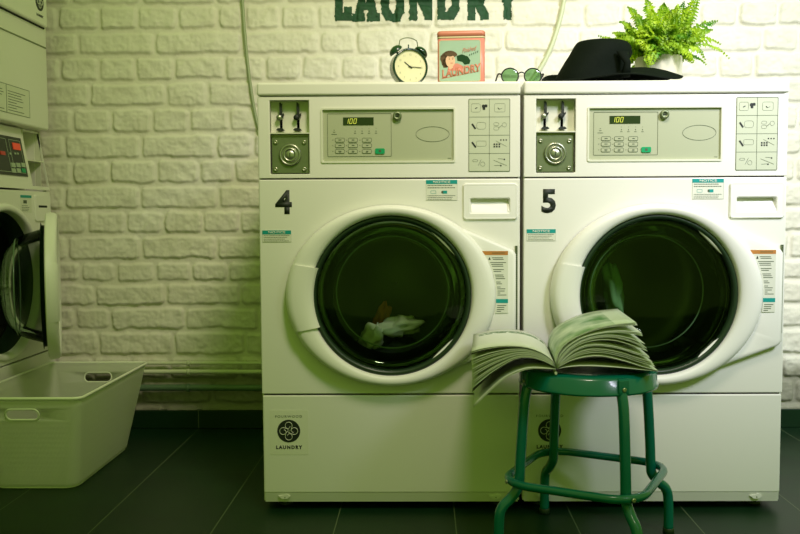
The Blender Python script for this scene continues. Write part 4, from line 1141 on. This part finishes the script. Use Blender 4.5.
def brim_z(t, s):
    """height of the brim at azimuth t, s=0 at the crown and 1 at its edge"""
    r = max(0, math.cos(t)); l = max(0, -math.cos(t)); bk_ = max(0, math.sin(t))
    zin = .020+.038*r**2
    zed = .012+.012*r+.055*bk_*l*1.6+.006*math.sin(4*t+.7)+.006
    mid = .012*math.sin(PI*s)*(r-.3*l)
    return zin*(1-s)+zed*s+mid
bm = MB(); rings = []
for s in (0, .12, .3, .5, .7, .88, 1.0):
    ring = []
    for j in range(N):
        t = 2*PI*j/N
        xi = (hx_(553)+hx_(624))/2+(hx_(624)-hx_(553))/2*math.cos(t); yi = .096*math.sin(t)
        ca = math.cos(t)
        X1 = hx_(681) if ca > 0 else hx_(542)
        xe = (hx_(600))+abs(X1-hx_(600))*ca; ye = .135*math.sin(t)*(1-.60*max(0, ca))-.020*max(0, ca)
        ring.append((xi*(1-s)+xe*s, yi*(1-s)+ye*s, brim_z(t, s)))
    rings.append(ring)
bm.loft(rings, 0, False, False); bo2 = bm.build('brim', 'hat', ht)
md = bo2.modifiers.new('thick', 'SOLIDIFY'); md.thickness = .003; md.offset = 0
bw = MB(); cxk, czk = hx_(622), hz_2(70)
bw.loft([[(cxk-.012+.014*math.cos(a), -.090+.010*math.sin(a), czk+dz) for a in np.linspace(0, 2*PI, 12, endpoint=False)] for dz in (-.034,)]+[[(cxk-.006+.009*math.cos(a), -.092+.008*math.sin(a), czk+.002) for a in np.linspace(0, 2*PI, 12, endpoint=False)]]+[[(cxk-.020+.016*math.cos(a), -.090+.008*math.sin(a), czk+.034) for a in np.linspace(0, 2*PI, 12, endpoint=False)]], 0)
bw.build('band_fold', 'hat', ht)

# potted fern
fy = .330
pc = at(658.5, 60, fy)
fn = thing('potted_fern', 'bright green fern in a ribbed pale pot behind the hat brim', 'plant', (pc.x, fy, ZTOP))
pr = (at(682, 60, fy-.05).x-at(635, 60, fy-.05).x)/2; phh = at(658, 54.5, fy-.06).z-ZTOP
prof = [(.001, 0), (pr*.92, 0), (pr*.94, .003)]
for i in range(22):
    t = i/21; r0 = pr*(.94+.06*t); h = .004+(phh-.006)*t; prof += [(r0, h), (r0+.0012, h+.0022)]
prof += [(pr, phh), (pr-.005, phh), (pr-.006, phh-.02)]
MB().lathe(prof, (0, 0, 0), 'z', 0, 48).build('pot', 'pot', fn)
MB().lathe([(pr-.006, phh-.012), (.03, phh-.006), (.001, phh-.004)], (0, 0, 0), 'z', 0, 24).build('soil', 'soil', fn)
fr_ = random.Random(21)
def frond(base, tip, lift, wid, seed, tw=0):
    r = random.Random(seed); B = Vector(base); T = Vector(tip); mid = (B+T)/2+Vector((0, 0, lift))
    n = 22; P = []
    for i in range(n+1):
        t = i/n; P.append(B*(1-t)**2+mid*2*t*(1-t)+T*t*t)
    mb = MB(); mb.tube(P, [.0012*(1-.7*i/n) for i in range(n+1)], 0, 5)
    for i in range(3, n+1):
        t = i/n; tan = (P[i]-P[i-1]).normalized()
        side = tan.cross(Vector((0, -.55+tw, .8))).normalized()
        nrm = side.cross(tan).normalized()
        ln = wid*(math.sin(PI*min(1, (t*.88+.10)))**.7)*(1.0 if t < .8 else 1-(t-.8)*2.6)
        for s in (-1, 1):
            d = (side*s+tan*.45+nrm*r.uniform(-.35, .35)).normalized(); c = P[i]; w = tan*(.0040+.18*ln)
            k = 4; vs = []
            for q in range(k+1):
                u = q/k; ww = math.sin(PI*(u*.8+.15))*.55
                cen = c+d*ln*u-Vector((0, 0, 1))*ln*.30*u*u+nrm*.002*math.sin(q*2.3+i)
                ruf = nrm*(.0022*(1 if q % 2 else -1))
                vs += [cen-w*ww+ruf, cen+w*ww-ruf]
            mb.add(vs, [(2*q, 2*q+1, 2*q+3, 2*q+2) for q in range(k)], 0, False)
    return mb.build('frond', 'leaf', fn, recalc=False)
FO = Vector(fn.location)
tips = [(599, 36, .04, .02), (613, 33, .02, .05), (620, 22, 0, .06), (628, 7, .0, .05), (636, 14, -.03, .05), (646, -1, .02, .05), (652, 10, -.04, .04), (664, 3, .0, .05), (672, 10, -.05, .04), (684, 2, .03, .04), (696, -3, .02, .03), (700, -8, -.02, .02),
        (717, 21, .0, .05), (712, 30, -.04, .05), (729, 58, -.03, .09), (705, 59, -.07, .09), (693, 62, -.10, .09), (720, 44, .02, .08), (700, 42, -.06, .07), (690, 25, -.06, .05), (680, 50, -.11, .07), (668, 52, -.11, .06),
        (648, 69, -.13, .07), (646, 52, -.12, .06), (636, 45, -.09, .07), (622, 40, -.07, .07), (618, 52, -.03, .08), (627, 58, -.02, .09), (632, 30, -.08, .05), (645, 25, -.10, .04), (660, 25, -.10, .04), (675, 25, -.10, .04),
        (655, 38, -.12, .05), (686, 38, -.10, .06), (640, 20, .05, .05), (670, 18, .06, .04), (700, 30, .05, .07), (610, 44, .0, .07), (625, 28, .05, .06), (690, 12, .0, .04), (678, 5, -.03, .04)]
for i, (px, py, dy, lift) in enumerate(tips):
    T = at(px, py, fy+dy)-FO
    a = fr_.uniform(0, 2*PI); B = (T.x*.18+.012*math.cos(a), dy*.2+.012*math.sin(a), phh-.008)
    frond(B, T, lift, .027 if i != 14 else .015, i, fr_.uniform(-.3, .3))
for i in range(55):
    a = fr_.uniform(0, 2*PI); rr = fr_.uniform(.05, .15); T = Vector((rr*math.cos(a), rr*.8*math.sin(a), phh+fr_.uniform(.02, .125)-rr*.35))
    B = (.015*math.cos(a), .015*math.sin(a), phh-.008); frond(B, T, fr_.uniform(.03, .07), fr_.uniform(.020, .027), 100+i, fr_.uniform(-.5, .5))

# ------------------------------------------------------------------ light
def area(name, loc, target, size, size_y, power, col):
    l = bpy.data.lights.new(name, 'AREA'); l.shape = 'RECTANGLE'; l.size = size; l.size_y = size_y; l.energy = power; l.color = col
    o = bpy.data.objects.new(name, l); COL.objects.link(o); o.location = loc
    o.rotation_euler = (Vector(target)-Vector(loc)).to_track_quat('-Z', 'Y').to_euler(); return o
def spot(name, loc, target, power, col, size, angle):
    l = bpy.data.lights.new(name, 'SPOT'); l.energy = power; l.color = col; l.shadow_soft_size = size; l.spot_size = math.radians(angle); l.spot_blend = 1
    o = bpy.data.objects.new(name, l); COL.objects.link(o); o.location = loc
    o.rotation_euler = (Vector(target)-o.location).to_track_quat('-Z', 'Y').to_euler()
spot('window_daylight', (1.55, -1.75, 2.45), (.92, .25, 1.22), 500, (.84, .82, 1.0), .38, 56)
spot('ceiling_lamp', (.0, -1.15, 2.45), (-.15, .45, 1.30), 132, (1.0, .83, .70), .22, 88)
w = bpy.data.worlds.new('world'); SC.world = w; w.use_nodes = True
bg = w.node_tree.nodes['Background']; bg.inputs['Color'].default_value = (.27, .45, .055, 1); bg.inputs['Strength'].default_value = .95
vs_ = SC.view_settings; vs_.view_transform = 'Standard'; vs_.look = 'None'; vs_.exposure = 0; vs_.gamma = 1; vs_.use_curve_mapping = False
